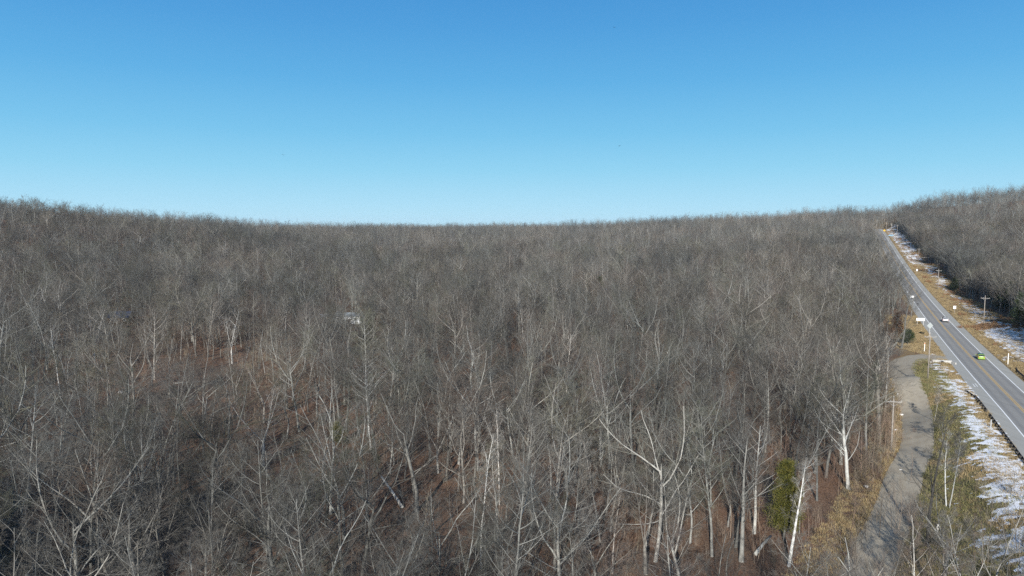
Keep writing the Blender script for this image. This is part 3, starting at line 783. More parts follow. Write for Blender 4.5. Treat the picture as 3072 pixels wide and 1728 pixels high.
def inst_arrays(P, ids, prob, smin=.68, smax=1.2):
    n = len(P); z = ground_z(P[:, 0], P[:, 1]) - .15
    ii = np.array(ids)[rg.choice(len(ids), n, p=prob)]
    rot = np.stack([rg.normal(0, .03, n), rg.normal(0, .03, n), rg.uniform(0, 6.28, n)], 1)
    s = rg.uniform(smin, smax, n) ; sc = np.stack([s * rg.uniform(.9, 1.12, n), s * rg.uniform(.9, 1.12, n), s], 1)
    return np.column_stack([P, z]), ii, rot, sc
_w2 = np.array([_w[j] for j in list(range(8)) + [10, 11]]); _w2 /= _w2.sum()
sets = [inst_arrays(REST, L0_ids, _w), inst_arrays(F1, L1_ids, _w), inst_arrays(F2, L2_ids, _w2)]
# evergreens along the far right verge and scattered in the wood
E = []
for y in np.arange(205, 790, 3.2):
    d_ = 25.5 + rg.uniform(0, 13); c_ = np.array([RA + RB * y, y]) + rnrm * d_; E.append(c_)
for (px, py) in [(2930,842),(2970,870),(1410,705),(1395,702),(1425,705),(1440,704),(700,705),(690,703),(720,707),(2540,905),(2560,880),(2520,870),(560,770),(1800,890)]:
    E.append(hit(px, py + 20)[:2])
sets.append(inst_arrays(np.array(E), ever_ids, np.ones(3) / 3, .45, .95))
SHADE_SPUR = np.stack([rg.uniform(-215, -72, 75), rg.uniform(-62, -8, 75)], 1)  # out-of-view evergreens added on the spur to shade the lower-left wood
sets.append(inst_arrays(SHADE_SPUR, ever_ids, np.ones(3) / 3, .7, 1.5))
SHADE_SPUR = np.stack([rg.uniform(-215, -70, 190), rg.uniform(-62, -5, 190)], 1)  # bare trees added on the unseen spur for softer shade
sets.append(inst_arrays(SHADE_SPUR, L1_ids, _w, .8, 1.1))
PL = scatter(60, 130, 520, 0); PL = PL[allowed(PL[:, 0], PL[:, 1])]
sets.append(inst_arrays(PL, pale_ids, np.ones(2) / 2, .8, 1.0))
OFF = np.array([(34, 52), (41, 57), (30, 45), (47, 50), (38, 44), (27, 54), (31, 40), (44, 46), (36, 38), (50, 55), (24, 47), (54, 50)], float)      # bare trees below the frame, their shadows lie on the lane
sets.append(inst_arrays(OFF, L0_ids, _w, .75, .8))
A_ = [np.concatenate([s[j] for s in sets]) for j in range(4)]
gn_instancer('forest', A_[0], A_[1], A_[2], A_[3], lib, None, kind='stuff', label='bare winter woods covering the hills behind the front rows', cat='forest')
print('TREES', len(OWN), len(REST), len(F1), len(F2), 'faces', [len(m.vertices) for m in [q[1] for q in near_meshes]][:4])

# ------------------------------------------------------------------ undergrowth: saplings, brush
ulib = bpy.data.collections.new('brush_kinds'); un = 0
def ulib_add(me):
    global un
    o = bpy.data.objects.new('u%03d' % un, me); ulib.objects.link(o); un += 1; return un - 1
M_brush = bark('brush_bark', [(0, (.20, .15, .115)), (.35, (.25, .21, .165)), (.6, (.17, .11, .085)), (.8, (.27, .25, .19)), (1, (.2, .14, .11))])
bids = [ulib_add(shrub_mesh('brush', 700 + i, H, n, [M_brush], sp_)) for i, (H, n, sp_) in enumerate([(2.2, 9, 22), (3.2, 7, 15), (1.5, 12, 30), (5, 3, 8), (6.5, 2, 5), (7.5, 1, 4)])]
U = scatter(2.0, 45, 230, 20, .6); U2 = scatter(3.4, 230, 420, 10, .6); U = np.concatenate([U, U2])
U = U[allowed(U[:, 0], U[:, 1], True)]
_y = 55 + 123 * rg.uniform(0, 1, 520) ** 1.5; _d = rg.uniform(-32, -9, 520); _bk = np.stack([RA + RB * _y, _y], 1) + rnrm[None] * _d[:, None]
_bk = _bk[(_bk[:, 0] > np.interp(_y, LA[::-1, 1], LA[::-1, 0]) + 3.2) & (rg.uniform(0, 1, 520) < .08 + .55 * (_y < 86))]
den = fbm(U[:, 0], U[:, 1], 18, 91, 3)
ol = np.exp(-(((U[:, 0] + 75) / 85) ** 2 + ((U[:, 1] - 165) / 48) ** 2))
U = U[rg.uniform(0, 1, len(U)) < .25 + 1.1 * np.clip(den - .35, 0, 1) * 1.6 - .12 * ol]
U = U[clear_front(U, .3)]
U = np.concatenate([U, _bk])
_e = LA[rg.integers(8, len(LA) - 2, 420)]; _e = _e + rg.normal(0, 1, (420, 2)) * .5 - np.stack([rg.uniform(4.2, 8.5, 420), np.zeros(420)], 1)
U = np.concatenate([U, _e[(_e[:, 1] < 180) & (_e[:, 1] > 98)]])
a_ = inst_arrays(U, bids, np.array([.16, .16, .12, .22, .2, .14]), .6, 1.25)
gn_instancer('undergrowth', *a_, ulib, None, kind='stuff', label='brown brush and thin saplings under the trees', cat='undergrowth')
print('BRUSH', len(U))
HAZE = 0.000045
# ------------------------------------------------------------------ roadside grass
glib = bpy.data.collections.new('grass_kinds')
def grass_mesh(name, seed, n, H, spread, m):
    rng = np.random.default_rng(seed); az = rng.uniform(0, 6.28, n)
    b = np.stack([rng.normal(0, spread, n), rng.normal(0, spread, n), np.zeros(n)], -1)
    out = np.stack([np.cos(az), np.sin(az), np.zeros(n)], -1); side = np.stack([-np.sin(az), np.cos(az), np.zeros(n)], -1)
    h = (H * rng.uniform(.5, 1.1, n))[:, None]; ln = rng.uniform(.15, .7, n)[:, None] * h
    w0 = .018
    V = np.stack([b - side * w0, b + side * w0, b + out * ln * .4 + [0, 0, 1] * h * .65 + side * w0 * .8, b + out * ln * .4 + [0, 0, 1] * h * .65 - side * w0 * .8, b + out * ln + [0, 0, 1] * h], 1)
    ii = np.arange(n)[:, None] * 5
    me = mesh_np(name, V.reshape(-1, 3), [ii + np.array([[0, 1, 2, 3]]), ii + np.array([[3, 2, 4]])])
    me.materials.append(m); return me
def grass_bark(name, st):
    g = NT(name); oi = g.n('ShaderNodeObjectInfo'); g.l(g.ramp(oi.outputs['Random'], st), g.b.inputs['Base Color']); return g.m
M_g1 = grass_bark('straw', [(0, (.30, .22, .11)), (.4, (.40, .31, .17)), (.7, (.22, .16, .08)), (1, (.34, .28, .16))])
M_g2 = grass_bark('green_grass', [(0, (.15, .15, .055)), (.4, (.21, .195, .085)), (.7, (.29, .245, .13)), (1, (.18, .17, .07))])
M_g3 = grass_bark('sedge', [(0, (.25, .15, .075)), (.5, (.31, .19, .10)), (1, (.21, .12, .07))])
for i, (n_, H_, sp_, m_) in enumerate([(34, .32, .22, M_g1), (34, .26, .24, M_g2), (60, .95, .3, M_g3)]):
    glib.objects.link(bpy.data.objects.new('g%03d' % i, grass_mesh('tuft', 40 + i, n_, H_, sp_, m_)))
Gp = []; Gi = []
rr = np.random.default_rng(5)
def strip_points(y0, y1, d0, d1, dens):
    n = int((y1 - y0) * (d1 - d0) * RN * dens); y = rr.uniform(y0, y1, n); d = rr.uniform(d0, d1, n)
    c = np.stack([RA + RB * y, y], 1) + rnrm[None] * d[:, None]; return c, d
for y0, y1, d0, d1, dens in ((45, 200, -42, -6.4, 3.4), (196, 262, -17, -6.5, 2.5), (70, 262, 6.4, 22, 2.2), (262, 480, 6.4, 22, 1.3), (480, 790, 6.4, 21, .5)):
    c, d = strip_points(y0, y1, d0, d1, dens)
    lx_ = np.interp(c[:, 1], LA[::-1, 1], LA[::-1, 0])
    k_ = lane_d(c[:, 0], c[:, 1]) > 2.7
    if d0 == -42: k_ &= (c[:, 0] > lx_ - 9)
    c, d, lx_ = c[k_], d[k_], lx_[k_]
    gr = fbm(c[:, 0], c[:, 1], 9, 61, 3)
    ty = np.where((d < -9) & (c[:, 0] > lx_) & (c[:, 1] < 185) & (gr > .40), 1, 0)
    ty = np.where((d > 9) & (fbm(c[:, 0], c[:, 1], 7, 63, 3) > .67), 2, ty)
    Gp.append(c); Gi.append(ty)
pb = at_t(2951.6, 955, 238)[:2]
cl = pb[None] + rr.normal(0, 1, (70, 2)) * [2.6, 1.2]; Gp.append(cl); Gi.append(np.full(70, 2))
Gp = np.concatenate(Gp); Gi = np.concatenate(Gi); z_ = base_z(Gp[:, 0], Gp[:, 1]) - .05
ng_ = len(Gp); s_ = rr.uniform(.6, 1.35, ng_)
gn_instancer('roadside_grass', np.column_stack([Gp, z_]), Gi, np.stack([rr.normal(0, .1, ng_), rr.normal(0, .1, ng_), rr.uniform(0, 6.28, ng_)], 1),
             np.stack([s_] * 3, 1), glib, None, kind='stuff', label='dry tan and green grass on the road banks', cat='grass')

# ------------------------------------------------------------------ old snow lying in patches
def snow_cells(y0, y1, d0, d1, cell, fn, drop=.0):
    ny_, nd_ = int((y1 - y0) / cell), int((d1 - d0) / cell)
    yy, dd = np.meshgrid(np.linspace(y0, y1, ny_), np.linspace(d0, d1, nd_), indexing='ij')
    X = RA + RB * yy + rnrm[0] * dd; Y = yy + rnrm[1] * dd
    n1 = fbm(X, Y, 7, 101, 4); n2 = fbm(X * .7, Y * 1.4, 1.1, 111, 3)
    v = fn(dd, yy) + (n1 - .5) * 1.7 + (n2 - .5) * 2.5
    v = np.where(lane_d(X, Y) < 2.9, -1, v)
    Z = base_z(X, Y) + .04 + np.clip(v, 0, .5) * .12
    ii = np.arange(ny_ * nd_).reshape(ny_, nd_)
    on = v > 0; cq = on[:-1, :-1] & on[1:, :-1] & on[:-1, 1:] & on[1:, 1:]
    q = np.stack([ii[:-1, :-1], ii[:-1, 1:], ii[1:, 1:], ii[1:, :-1]], -1)[cq]
    used = np.unique(q); mp = np.full(ny_ * nd_, -1); mp[used] = np.arange(len(used))
    V = np.stack([X, Y, Z], -1).reshape(-1, 3)[used]
    return V, mp[q]
def band(d, a, b, s): return np.minimum(sstep(a - s, a + s, d), 1 - sstep(b - s, b + s, d))
SN = [snow_cells(50, 186, -19, -5.9, .24, lambda d, y: band(d, -11.5 - 3.5 * sstep(120, 70, y), -6.7, 3.2) * 1.25 - .72 - .45 * sstep(150, 182, y)),
      snow_cells(176, 262, 7.0, 26, .3, lambda d, y: band(d, 10.5, 22, 2.0) * 1.35 - .6 - .3 * sstep(246, 260, y)),
      snow_cells(262, 470, 8.0, 22, .45, lambda d, y: band(d, 13, 20, 3.0) * 1.0 - .78),
      snow_cells(470, 800, 6.6, 21, .6, lambda d, y: band(d, 8, 20, 2.0) * 1.1 - .78)]
V = []; Fq = []; o_ = 0
for a_, b_ in SN: V.append(a_); Fq.append(b_ + o_); o_ += len(a_)
sn = link('snow_patches', mesh_np('snow', np.concatenate(V), np.concatenate(Fq), smooth=True), M_snow)
tag(sn, 'thin broken snow lying on the road banks', 'snow', kind='stuff')

# ------------------------------------------------------------------ utility poles
M_wood = mat('pole_wood', (.27, .24, .205), .9, noise=.25, scale=3); M_wood2 = mat('cross_wood', (.34, .32, .29), .9, noise=.2, scale=3)
M_porc = mat('insulator_glaze', (.45, .45, .45), .3); M_galv = mat('galvanised_steel', (.42, .43, .44), .5, metal=.6)
M_gboxy = mat('transformer_paint', (.5, .51, .5), .5)
def wood_pole(H, arm=2.6, rad=.16, transf=False, double=False):
    e = empty('utility_pole')
    MB().tube([(0, 0, -.3), (0, 0, H * .5), (0, 0, H)], [rad, rad * .82, rad * .62], 10).build('shaft', M_wood, e, smooth=True)
    z = H - .75
    MB().box((0, -.17, z), (arm, .10, .13)).build('crossarm', M_wood2, e, bevel=.01)
    if double: MB().box((0, -.17, z - 1.3), (arm * .8, .10, .13)).build('crossarm', M_wood2, e, bevel=.01)
    for s in (-1, 1): MB().tube([(s * .85, -.19, z - .05), (0, -.17, z - .8)], .025, 5).build('brace', M_galv, e)
    for x in (-arm * .46, -arm * .2, arm * .46):
        MB().tube([(x, -.17, z + .06), (x, -.17, z + .14), (x, -.17, z + .16), (x, -.17, z + .26)], [.02, .02, .06, .045], 8).build('insulator', M_porc, e)
    MB().tube([(0, 0, H), (0, 0, H + .1), (0, 0, H + .28)], [.03, .06, .04], 8).build('insulator', M_porc, e)
    if transf:
        c = MB().tube([(.36, -.1, z - 1.9), (.36, -.1, z - 1.85), (.36, -.1, z - 1.05), (.36, -.1, z - 1.0)], [.2, .23, .23, .2], 12).build('transformer', M_gboxy, e, smooth=True)
        MB().tube([(.36, -.1, z - 1.0), (.36, -.1, z - .75)], .045, 8).build('bushing', M_porc, c)
    return e
PLAB = ['wooden utility pole at the wood edge beside the bend of the gravel lane', 'wooden utility pole at the corner where the lane meets the road',
        'tall utility pole in orange grass beyond the snow', 'utility pole beside the first speed sign up the hill', 'utility pole next to the small wooden frame',
        'utility pole in front of the white van near the crest', 'utility pole with two crossarms near the crest', 'utility pole right behind the yellow sign',
        'tall utility pole at the very top of the road', 'short pole beside the topmost utility pole', 'dim utility pole against the dark trees by the white van', 'low pole in the shade of the wood near the crest']
for i, (px, py, t, H) in enumerate(POLES):
    p = at_t(px, py, t); e = wood_pole(H, 2.6 if i else 2.5, .16 if t < 300 else .19, transf=(i in (6,)), double=(i == 6))
    z = gz(p[0], p[1]); e.location = (p[0], p[1], min(z, p[2] + .5) if t < 300 else min(z, p[2] + 2))
    e.rotation_euler = (0, 0, -math.atan(RB) if i > 1 else R(-12) if i == 0 else R(-6))
    tag(e, PLAB[i], 'utility pole', 'poles carrying the line along the road')

# ------------------------------------------------------------------ guardrails
M_rail = mat('weathered_rail', (.05, .046, .045), .8, noise=.3, scale=4); M_post = mat('rail_post_steel', (.06, .055, .05), .8, noise=.3)
def road_pt(d, y, lift=0.0):
    c = np.array([RA + RB * y, y]) + rnrm * d
    return Vector((c[0], c[1], gz(c[0], c[1]) + lift))
def y_at(px, py, d):
    r_ = ray(px, py); t = (RA + d * RN) / (r_[0] - RB * r_[1]); return t * r_[1]
def guardrail(d, ya, yb, label, flare=0.0):
    """runs from ya (near) to yb (far)"""
    e0 = road_pt(d, ya); e = empty('guardrail', e0, label=label, cat='guardrail', group='dark steel guardrails beside the road')
    n = max(2, int((yb - ya) * RN / 1.9)); ys = np.linspace(ya, yb, n)
    side = 1 if d > 0 else -1
    prof_ = [(.0, .36), (.045, .41), (.045, .48), (0, .535), (0, .615), (.045, .67), (.045, .74), (0, .80)]
    V = []; Fc = []
    rz = [float(road_z(RA * 0 + y)) - .15 for y in ys]
    L_ = []
    for j, y in enumerate(ys):
        fl = flare * max(0, (j - (n - 4)) / 3.0)
        c = np.array([RA + RB * y, y]) + rnrm * (d + side * fl)
        zz = float(road_z(y)) - .12 - .18 * (fl > 0)
        L_.append((c, zz))
        for th in (0, .012):
            for (o_, z) in prof_:
                q = c - rnrm * side * (o_ - th); V.append((q[0] - e0.x, q[1] - e0.y, zz + z - e0.z))
    m_ = len(prof_); S = 2 * m_
    for j in range(n - 1):
        for a in range(m_ - 1):
            for b0 in (0, m_):
                Fc.append((j*S+b0+a, j*S+b0+a+1, (j+1)*S+b0+a+1, (j+1)*S+b0+a))
        for a in (0, m_ - 1): Fc.append((j*S+a, j*S+m_+a, (j+1)*S+m_+a, (j+1)*S+a))
    mb = MB(); mb.add(V, Fc); mb.build('rail', M_rail, e)
    for j, (c, zz) in enumerate(L_):
        q = c + rnrm * side * .12
        zb_ = gz(q[0], q[1]) - .2
        MB().box((q[0] - e0.x, q[1] - e0.y, (zz + .76 + zb_) / 2 - e0.z), (.22, .24, zz + .76 - zb_), rz=-math.atan(RB)).build('post', M_post, e)
    return e
yA, yB, yC = y_at(2921, 1200, -6.6), y_at(2971, 1244, -6.6), y_at(2980, 1256, -6.6)
guardrail(-6.6, 70, yC, 'long dark guardrail along the snowy left bank of the road')
guardrail(-6.6, yB, yA, 'short guardrail piece at the far end of the long left one', flare=.9)
guardrail(6.9, 110, y_at(3030, 1098, 6.9), 'dark guardrail on the far right shoulder at the picture edge', flare=.6)

# ------------------------------------------------------------------ signs, posts, culvert
M_signw = mat('sign_white', (.85, .86, .86), .4); M_alu = mat('sign_back', (.50, .54, .53), .45, metal=.3); M_signy = mat('sign_yellow', (.6, .36, .03), .4)
M_black = mat('sign_black', (.02, .02, .02), .5); M_orange = mat('post_orange', (.8, .25, .05), .5); M_wpost = mat('post_white', (.8, .78, .72), .5)
def sign(px, py, t, w_, h_, top, m, label, cat='road sign', diamond=False, posts=1, marks=(), rz=0, name='road_sign', thick=.03, mpost=None):
    p = at_t(px, py, t); z = gz(p[0], p[1]); z = z if abs(z - p[2]) < 2.5 else p[2]
    e = empty(name, (p[0], p[1], z), rz, label=label, cat=cat)
    for s in ([0] if posts == 1 else [-w_ * .36, w_ * .36]):
        MB().box((s, .04, (top - .1) / 2 - .15), (.06, .05, top + .1)).build('post', mpost or M_galv, e)
    b = MB()
    if diamond:
        r_ = w_ / math.sqrt(2); c = top - r_
        P = [(0, c - r_), (r_, c), (0, c + r_), (-r_, c)]
        b.add([(x, -thick, y) for x, y in P] + [(x, 0, y) for x, y in P], [(0, 1, 2, 3), (7, 6, 5, 4)] + [(i, (i + 1) % 4 + 0, (i + 1) % 4 + 4, i + 4) for i in range(4)])
    else: b.box((0, -thick / 2, top - h_ / 2), (w_, thick, h_))
    bo = b.build('panel', m, e, bevel=.004)
    for (mx, mz, mw, mh, mm) in marks:
        MB().box((mx, -thick - .004, top - h_ / 2 + mz), (mw, .006, mh)).build('marking', mm, bo)
    return e
def t_for(px, py, d=None): 
    p = hit(px, py); return p[1] / ray(px, py)[1]
M_greym = mat('faded_print', (.55, .58, .58), .5)
RZ = -math.atan(RB)
sign(2863, 940, t_for(2863, 940), .95, 1.2, 3.0, M_signw, 'white rectangular sign on a post right of the road ahead of the white car', marks=[(0, .22, .55, .16, M_greym), (0, -.18, .30, .34, M_greym)], rz=R(-14))
sign(2750.5, 820, t_for(2750.5, 822), .9, 1.15, 3.0, M_signw, 'white rectangular sign farther up the hill on the grass', marks=[(.0, 0, .2, .6, M_black)], rz=R(-14))
sign(2788, 1013, t_for(2788, 1013), 1.55, 1.55, 5.0, M_alu, 'grey back of a diamond sign on a tall post at the lane corner', diamond=True, marks=[], rz=R(8), mpost=M_wpost)
sign(2761, 972, t_for(2761, 976), 2.8, .95, 2.6, M_signw, 'wide white board on two posts by the left of the road', cat='sign board', posts=2, marks=[(-.95, 0, .3, .3, M_greym), (.35, 0, 1.2, .12, M_greym)], rz=R(-10), name='sign_board', mpost=M_wpost)
sign(2736, 902, t_for(2736, 902), 1.5, .8, 2.2, M_signw, 'small white board among the crowns left of the road', cat='sign board', posts=2, marks=[(-.4, 0, .35, .5, M_greym)], rz=R(-10), name='sign_board')
sign(2653, 692, 745, 1.8, 1.8, 3.4, M_signy, 'bright yellow diamond sign at the top of the hill', diamond=True, rz=R(-15))
def frame_(px, py, t):
    p = at_t(px, py, t); e = empty('wooden_frame', (p[0], p[1], gz(p[0], p[1])), R(-15), label='small open wooden frame of two posts and a rail on the verge', cat='frame')
    for s in (-1, 1): MB().tube([(s * 3.2, 0, -.2), (s * 3.2, 0, 4.2)], .14, 8).build('post', M_wood2, e)
    MB().box((0, 0, 4.3), (6.8, .22, .22)).build('rail', M_wood2, e)
frame_(2769, 800, 492)
def marker(px, py, H, label, m=M_wpost, band=None):
    p = hit(px, py); e = empty('marker_post', (p[0], p[1], gz(p[0], p[1])), RZ, label=label, cat='marker post')
    MB().box((0, 0, H / 2 - .1), (.17, .07, H + .2)).build('post', m, e, bevel=.01)
    if band: MB().box((0, -.002, H - .2), (.185, .085, .22)).build('band', band, e)
marker(2773, 1055, 2.6, 'white marker post on the grass left of the lane mouth', band=M_orange)
marker(3023.5, 1094, 3.0, 'tall white post on the right shoulder before the guardrail')
marker(2972, 1287, 1.7, 'thin grey post in the gap of the left guardrail', m=M_galv)
marker(2812, 1600, 1.2, 'short pale stake among the trees at the lower right')
M_conc = mat('concrete', (.42, .41, .38), .9, noise=.2, scale=2); M_pipe_dark = mat('pipe_dark', (.015, .015, .015), .9)
p = hit(2826, 1088); e = empty('culvert', (p[0], p[1], gz(p[0], p[1])), R(-20), label='pale concrete culvert end with a dark pipe beside the lane mouth', cat='culvert')
MB().box((0, .3, .15), (4.6, .35, 1.0)).build('headwall', M_conc, e, bevel=.03)
for s in (-1, 1): MB().box((s * 2.5, -.5, .05), (.3, 1.8, .8), rz=s * .4).build('wing_wall', M_conc, e, bevel=.03)
cb = MB()
for j in range(16):
    a0, a1 = 2 * math.pi * j / 16, 2 * math.pi * (j + 1) / 16
    cb.add([(.55*math.cos(a0), .1, .2+.4*math.sin(a0)), (.55*math.cos(a1), .1, .2+.4*math.sin(a1)), (.43*math.cos(a1), .1, .2+.3*math.sin(a1)), (.43*math.cos(a0), .1, .2+.3*math.sin(a0)),
            (.55*math.cos(a0), -.35, .2+.4*math.sin(a0)), (.55*math.cos(a1), -.35, .2+.4*math.sin(a1)), (.43*math.cos(a1), -.35, .2+.3*math.sin(a1)), (.43*math.cos(a0), -.35, .2+.3*math.sin(a0))],
           [(4,5,6,7), (0,1,5,4), (3,7,6,2)])
pi_ = cb.build('pipe', M_conc, e)
MB().add([(.43*math.cos(2*math.pi*j/16), .09, .2+.3*math.sin(2*math.pi*j/16)) for j in range(16)], [tuple(range(16))]).build('painted_dark_opening', M_pipe_dark, pi_)  # flat black disc: the darkness inside the pipe put into the colour
# white stones / litter along the lane
M_stone = mat('pale_stone', (.62, .60, .56), .9, noise=.15)
def stone(name, seed, s):
    rng = random.Random(seed); b = MB(); n = 8
    V = [(0, 0, -.3 * s)]
    for zr, rr_ in ((-.1, .45), (.15, .5), (.32, .28)):
        for j in range(n): V.append((math.cos(j * 6.283 / n) * rr_ * s * rng.uniform(.8, 1.25) * 1.3, math.sin(j * 6.283 / n) * rr_ * s * rng.uniform(.8, 1.2), zr * s * rng.uniform(.85, 1.15)))
    V.append((0, 0, .36 * s)); Fc = []
    for j in range(n):
        Fc.append((0, 1 + (j + 1) % n, 1 + j))
        for r_ in (0, 1): Fc.append((1 + r_*n + j, 1 + r_*n + (j+1) % n, 1 + (r_+1)*n + (j+1) % n, 1 + (r_+1)*n + j))
        Fc.append((1 + 2*n + j, 1 + 2*n + (j+1) % n, len(V) - 1))
    return b.add(V, Fc).build(name, M_stone, None)
for i, (px, py, s, lb) in enumerate([(2705, 1245, .55, 'white stone right of the pole by the lane bend'), (2688, 1292, .5, 'white stone on the leaves near the foot of the lane pole'), (2694, 1182, .35, 'small pale stone at the inner bend of the lane'),
                                     (2703, 1410, .35, 'small pale stone where tree shadows start on the lane'), (2808, 1105, .4, 'pale stone below the culvert'), (2598, 1462, .5, 'pale stone in the brown grass left of the lane'), (362, 1180, .8, 'pale boulder on the brown leaf litter at left')]):
    p = hit(px, py); o = stone('stone', i, s * 1.2); o.location = (p[0], p[1], gz(p[0], p[1]) + s * .25); tag(o, lb, 'stone')
for i, (px, py, L_, rz_, lb) in enumerate([(1175, 1500, 7, 2.2, 'pale fallen trunk leaning in the brush left of the large pale tree'), (560, 1150, 6, .4, 'fallen grey log on the brown leaves of the left clearing'),
                                       (2290, 1640, 6, .9, 'broken grey log lying below the green cedar')]):
    p = hit(px, py); x, y = float(p[0]), float(p[1]); c, s_2 = math.cos(rz_) * L_ / 2, math.sin(rz_) * L_ / 2
    za, zb = gz(x - c, y - s_2), gz(x + c, y + s_2)
    up = 2.4 if i == 0 else .12
    o = MB().tube([(-c, -s_2, za - gz(x, y) + .15), (0, .15, ((za + zb) / 2 - gz(x, y)) + .15 + up / 2), (c, s_2, zb - gz(x, y) + .15 + up)], [.24, .19, .12], 9).build('fallen_log', M_light, None, smooth=True)
    o.location = (x, y, gz(x, y)); tag(o, lb, 'log')
# two short painted ticks on the left shoulder
for s in (0, 1):
    yy = y_at(2930 + s * 3.5, 1168, -4.7 + s * .35); dd = -4.9 + s * .55
    V = []
    for y in (yy - 1.6, yy + 1.6):
        for o_ in (dd - .07, dd + .07):
            c = np.array([RA + RB * y, y]) + rnrm * o_; V.append((c[0], c[1], float(road_z(y)) + .014 - abs(o_) * .015))
    MB().add(V, [(0, 1, 3, 2)]).build('shoulder_tick', M_white, None, kind='structure')

# ------------------------------------------------------------------ vehicles
M_tyre = mat('tyre_rubber', (.02, .02, .02), .8); M_rim = mat('wheel_alloy', (.5, .5, .52), .3, metal=.8); M_glass = mat('car_glass', (.012, .016, .02), .06, spec=.7)
M_redl = mat('tail_lamp', (.45, .015, .012), .2); M_trim = mat('black_trim', (.03, .03, .032), .6); M_plate = mat('number_plate', (.7, .72, .75), .4)
def vehicle(kind, paint, roofm, label, px, py, d=1.85, loc=None, rz=None, cat='car', name='car'):
    S = {'suv': dict(L=4.65, W=1.88, H=1.72, belt=1.08, gc=.24, hood=1.02), 'hatch': dict(L=3.95, W=1.72, H=1.50, belt=.95, gc=.18, hood=.92),
         'van': dict(L=5.4, W=2.0, H=2.2, belt=1.2, gc=.25, hood=1.15)}[kind]
    L, W, H, B, gc, hd = (S[k] for k in ('L', 'W', 'H', 'belt', 'gc', 'hood'))
    if loc is None:
        y = y_at(px, py, d); c = np.array([RA + RB * y, y]) + rnrm * d; loc = (c[0], c[1], float(road_z(y)) - abs(d) * .015); rz = RZ
        sl = float(road_z(y + 3) - road_z(y - 3)) / 6
    else: sl = 0
    e = empty(name, loc, rz, label=label, cat=cat); e.rotation_euler = (math.atan(sl), 0, rz)
    h = W / 2
    # stations along y (front = +y): y, low, belt z, roof z, half width at belt, half width at roof
    st = [(-L*.5, gc+.14, B*.80, B*.82, h*.86, h*.80), (-L*.495, gc+.04, B*.98, B*1.02, h*.93, h*.84), (-L*.455, gc, B, H*.90, h*.97, h*.74), (-L*.41, gc, B, H*.985, h, h*.73),
          (-L*.15, gc, B, H, h, h*.745), (L*.08, gc, B, H*.985, h, h*.735), (L*.13, gc, B, H*.955, h, h*.73), (L*.27, gc, B*.98, B*1.02, h*.99, h*.80), (L*.40, gc, hd*.93, hd*.96, h*.96, h*.78),
          (L*.48, gc+.03, hd*.80, hd*.84, h*.88, h*.70), (L*.5, gc+.12, hd*.62, hd*.64, h*.80, h*.66)]
    V = []
    for (y, lo, bz_, rz_, wb, wr) in st:
        for s in (-1, 1):
            ring = [(wb*.90, lo), (wb*.985, lo+.12), (wb, (lo+bz_)/2), (wb*.97, bz_), (wr, max(rz_-.05, bz_+.005)), (wr*.86, rz_)]
            V += [(s * x, y, z) for x, z in ring]
    n = 6; Fc = []
    for i in range(len(st) - 1):
        a, b_ = i * 12, (i + 1) * 12
        for j in range(n - 1): Fc.append((a+j, a+j+1, b_+j+1, b_+j)); Fc.append((a+6+j, b_+6+j, b_+6+j+1, a+6+j+1))
        Fc.append((a+5, a+11, b_+11, b_+5)); Fc.append((a, b_, b_+6, a+6))
    a = 0; Fc.append(tuple(range(0, 6)) + tuple(range(11, 5, -1)))
    a = (len(st) - 1) * 12; Fc.append(tuple(a + i for i in range(6, 12)) + tuple(a + i for i in range(5, -1, -1)))
    bo = MB().add(V, Fc).build('body', paint, e, smooth=True)
    md = bo.modifiers.new('edge', 'BEVEL'); md.width = .02; md.segments = 2; md.limit_method = 'ANGLE'; md.angle_limit = R(35)
    # roof skin
    if roofm is not paint:
        V = []
        for (y, lo, bz_, rz_, wb, wr) in st[3:7]:
            V += [(-wr*1.0, y, rz_+.025), (wr*1.0, y, rz_+.025)]
        MB().add(V, [(2*i, 2*i+1, 2*i+3, 2*i+2) for i in range(3)]).build('roof', roofm, e)
    # glass
    def quad(nm, P, m): 
        nrm_ = (Vector(P[1]) - Vector(P[0])).cross(Vector(P[3]) - Vector(P[0])).normalized() * .018
        Q = [tuple(Vector(p) + nrm_) for p in P]; MB().add([tuple(p) for p in P] + Q, [(4,5,6,7), (0,1,5,4), (1,2,6,5), (2,3,7,6), (3,0,4,7)]).build(nm, m, e)
    s1, s2 = st[1], st[2]
    quad('rear_window', [(-h*.80, -L*.492, B*1.03), (h*.80, -L*.492, B*1.03), (h*.70, -L*.455, H*.91), (-h*.70, -L*.455, H*.91)], M_glass)
    quad('windscreen', [(h*.74, L*.262, B*1.06), (-h*.74, L*.262, B*1.06), (-h*.66, L*.14, H*.935), (h*.66, L*.14, H*.935)], M_glass)
    for s in (-1, 1):
        P = [(s*h*.955, -L*.38, B*1.03), (s*h*.955, L*.20, B*1.03), (s*h*.775, L*.09, H*.91), (s*h*.775, -L*.37, H*.91)]
        quad('side_window', P if s > 0 else P[::-1], M_glass)
        MB().box((s*h*.83, -L*.503, B*.84), (h*.2, .08, B*.26)).build('tail_light', M_redl, e, bevel=.015)
        MB().box((s*(h+.09), L*.17, B*1.04), (.2, .12, .14)).build('mirror', paint, e, bevel=.03)
        for yy in (-L*.31, L*.31):
            r_ = .34 if kind != 'hatch' else .31
            wm = MB().tube([(s*(h-.24), yy, r_), (s*(h-.22), yy, r_), (s*(h-.04), yy, r_), (s*(h+.005), yy, r_)], [r_*.9, r_, r_, r_*.88], 20)
            wo_ = wm.build('wheel', M_tyre, e, smooth=False)
            MB().tube([(s*(h-.02), yy, r_), (s*(h+.012), yy, r_)], [r_*.62, r_*.58], 14).build('rim', M_rim, wo_)
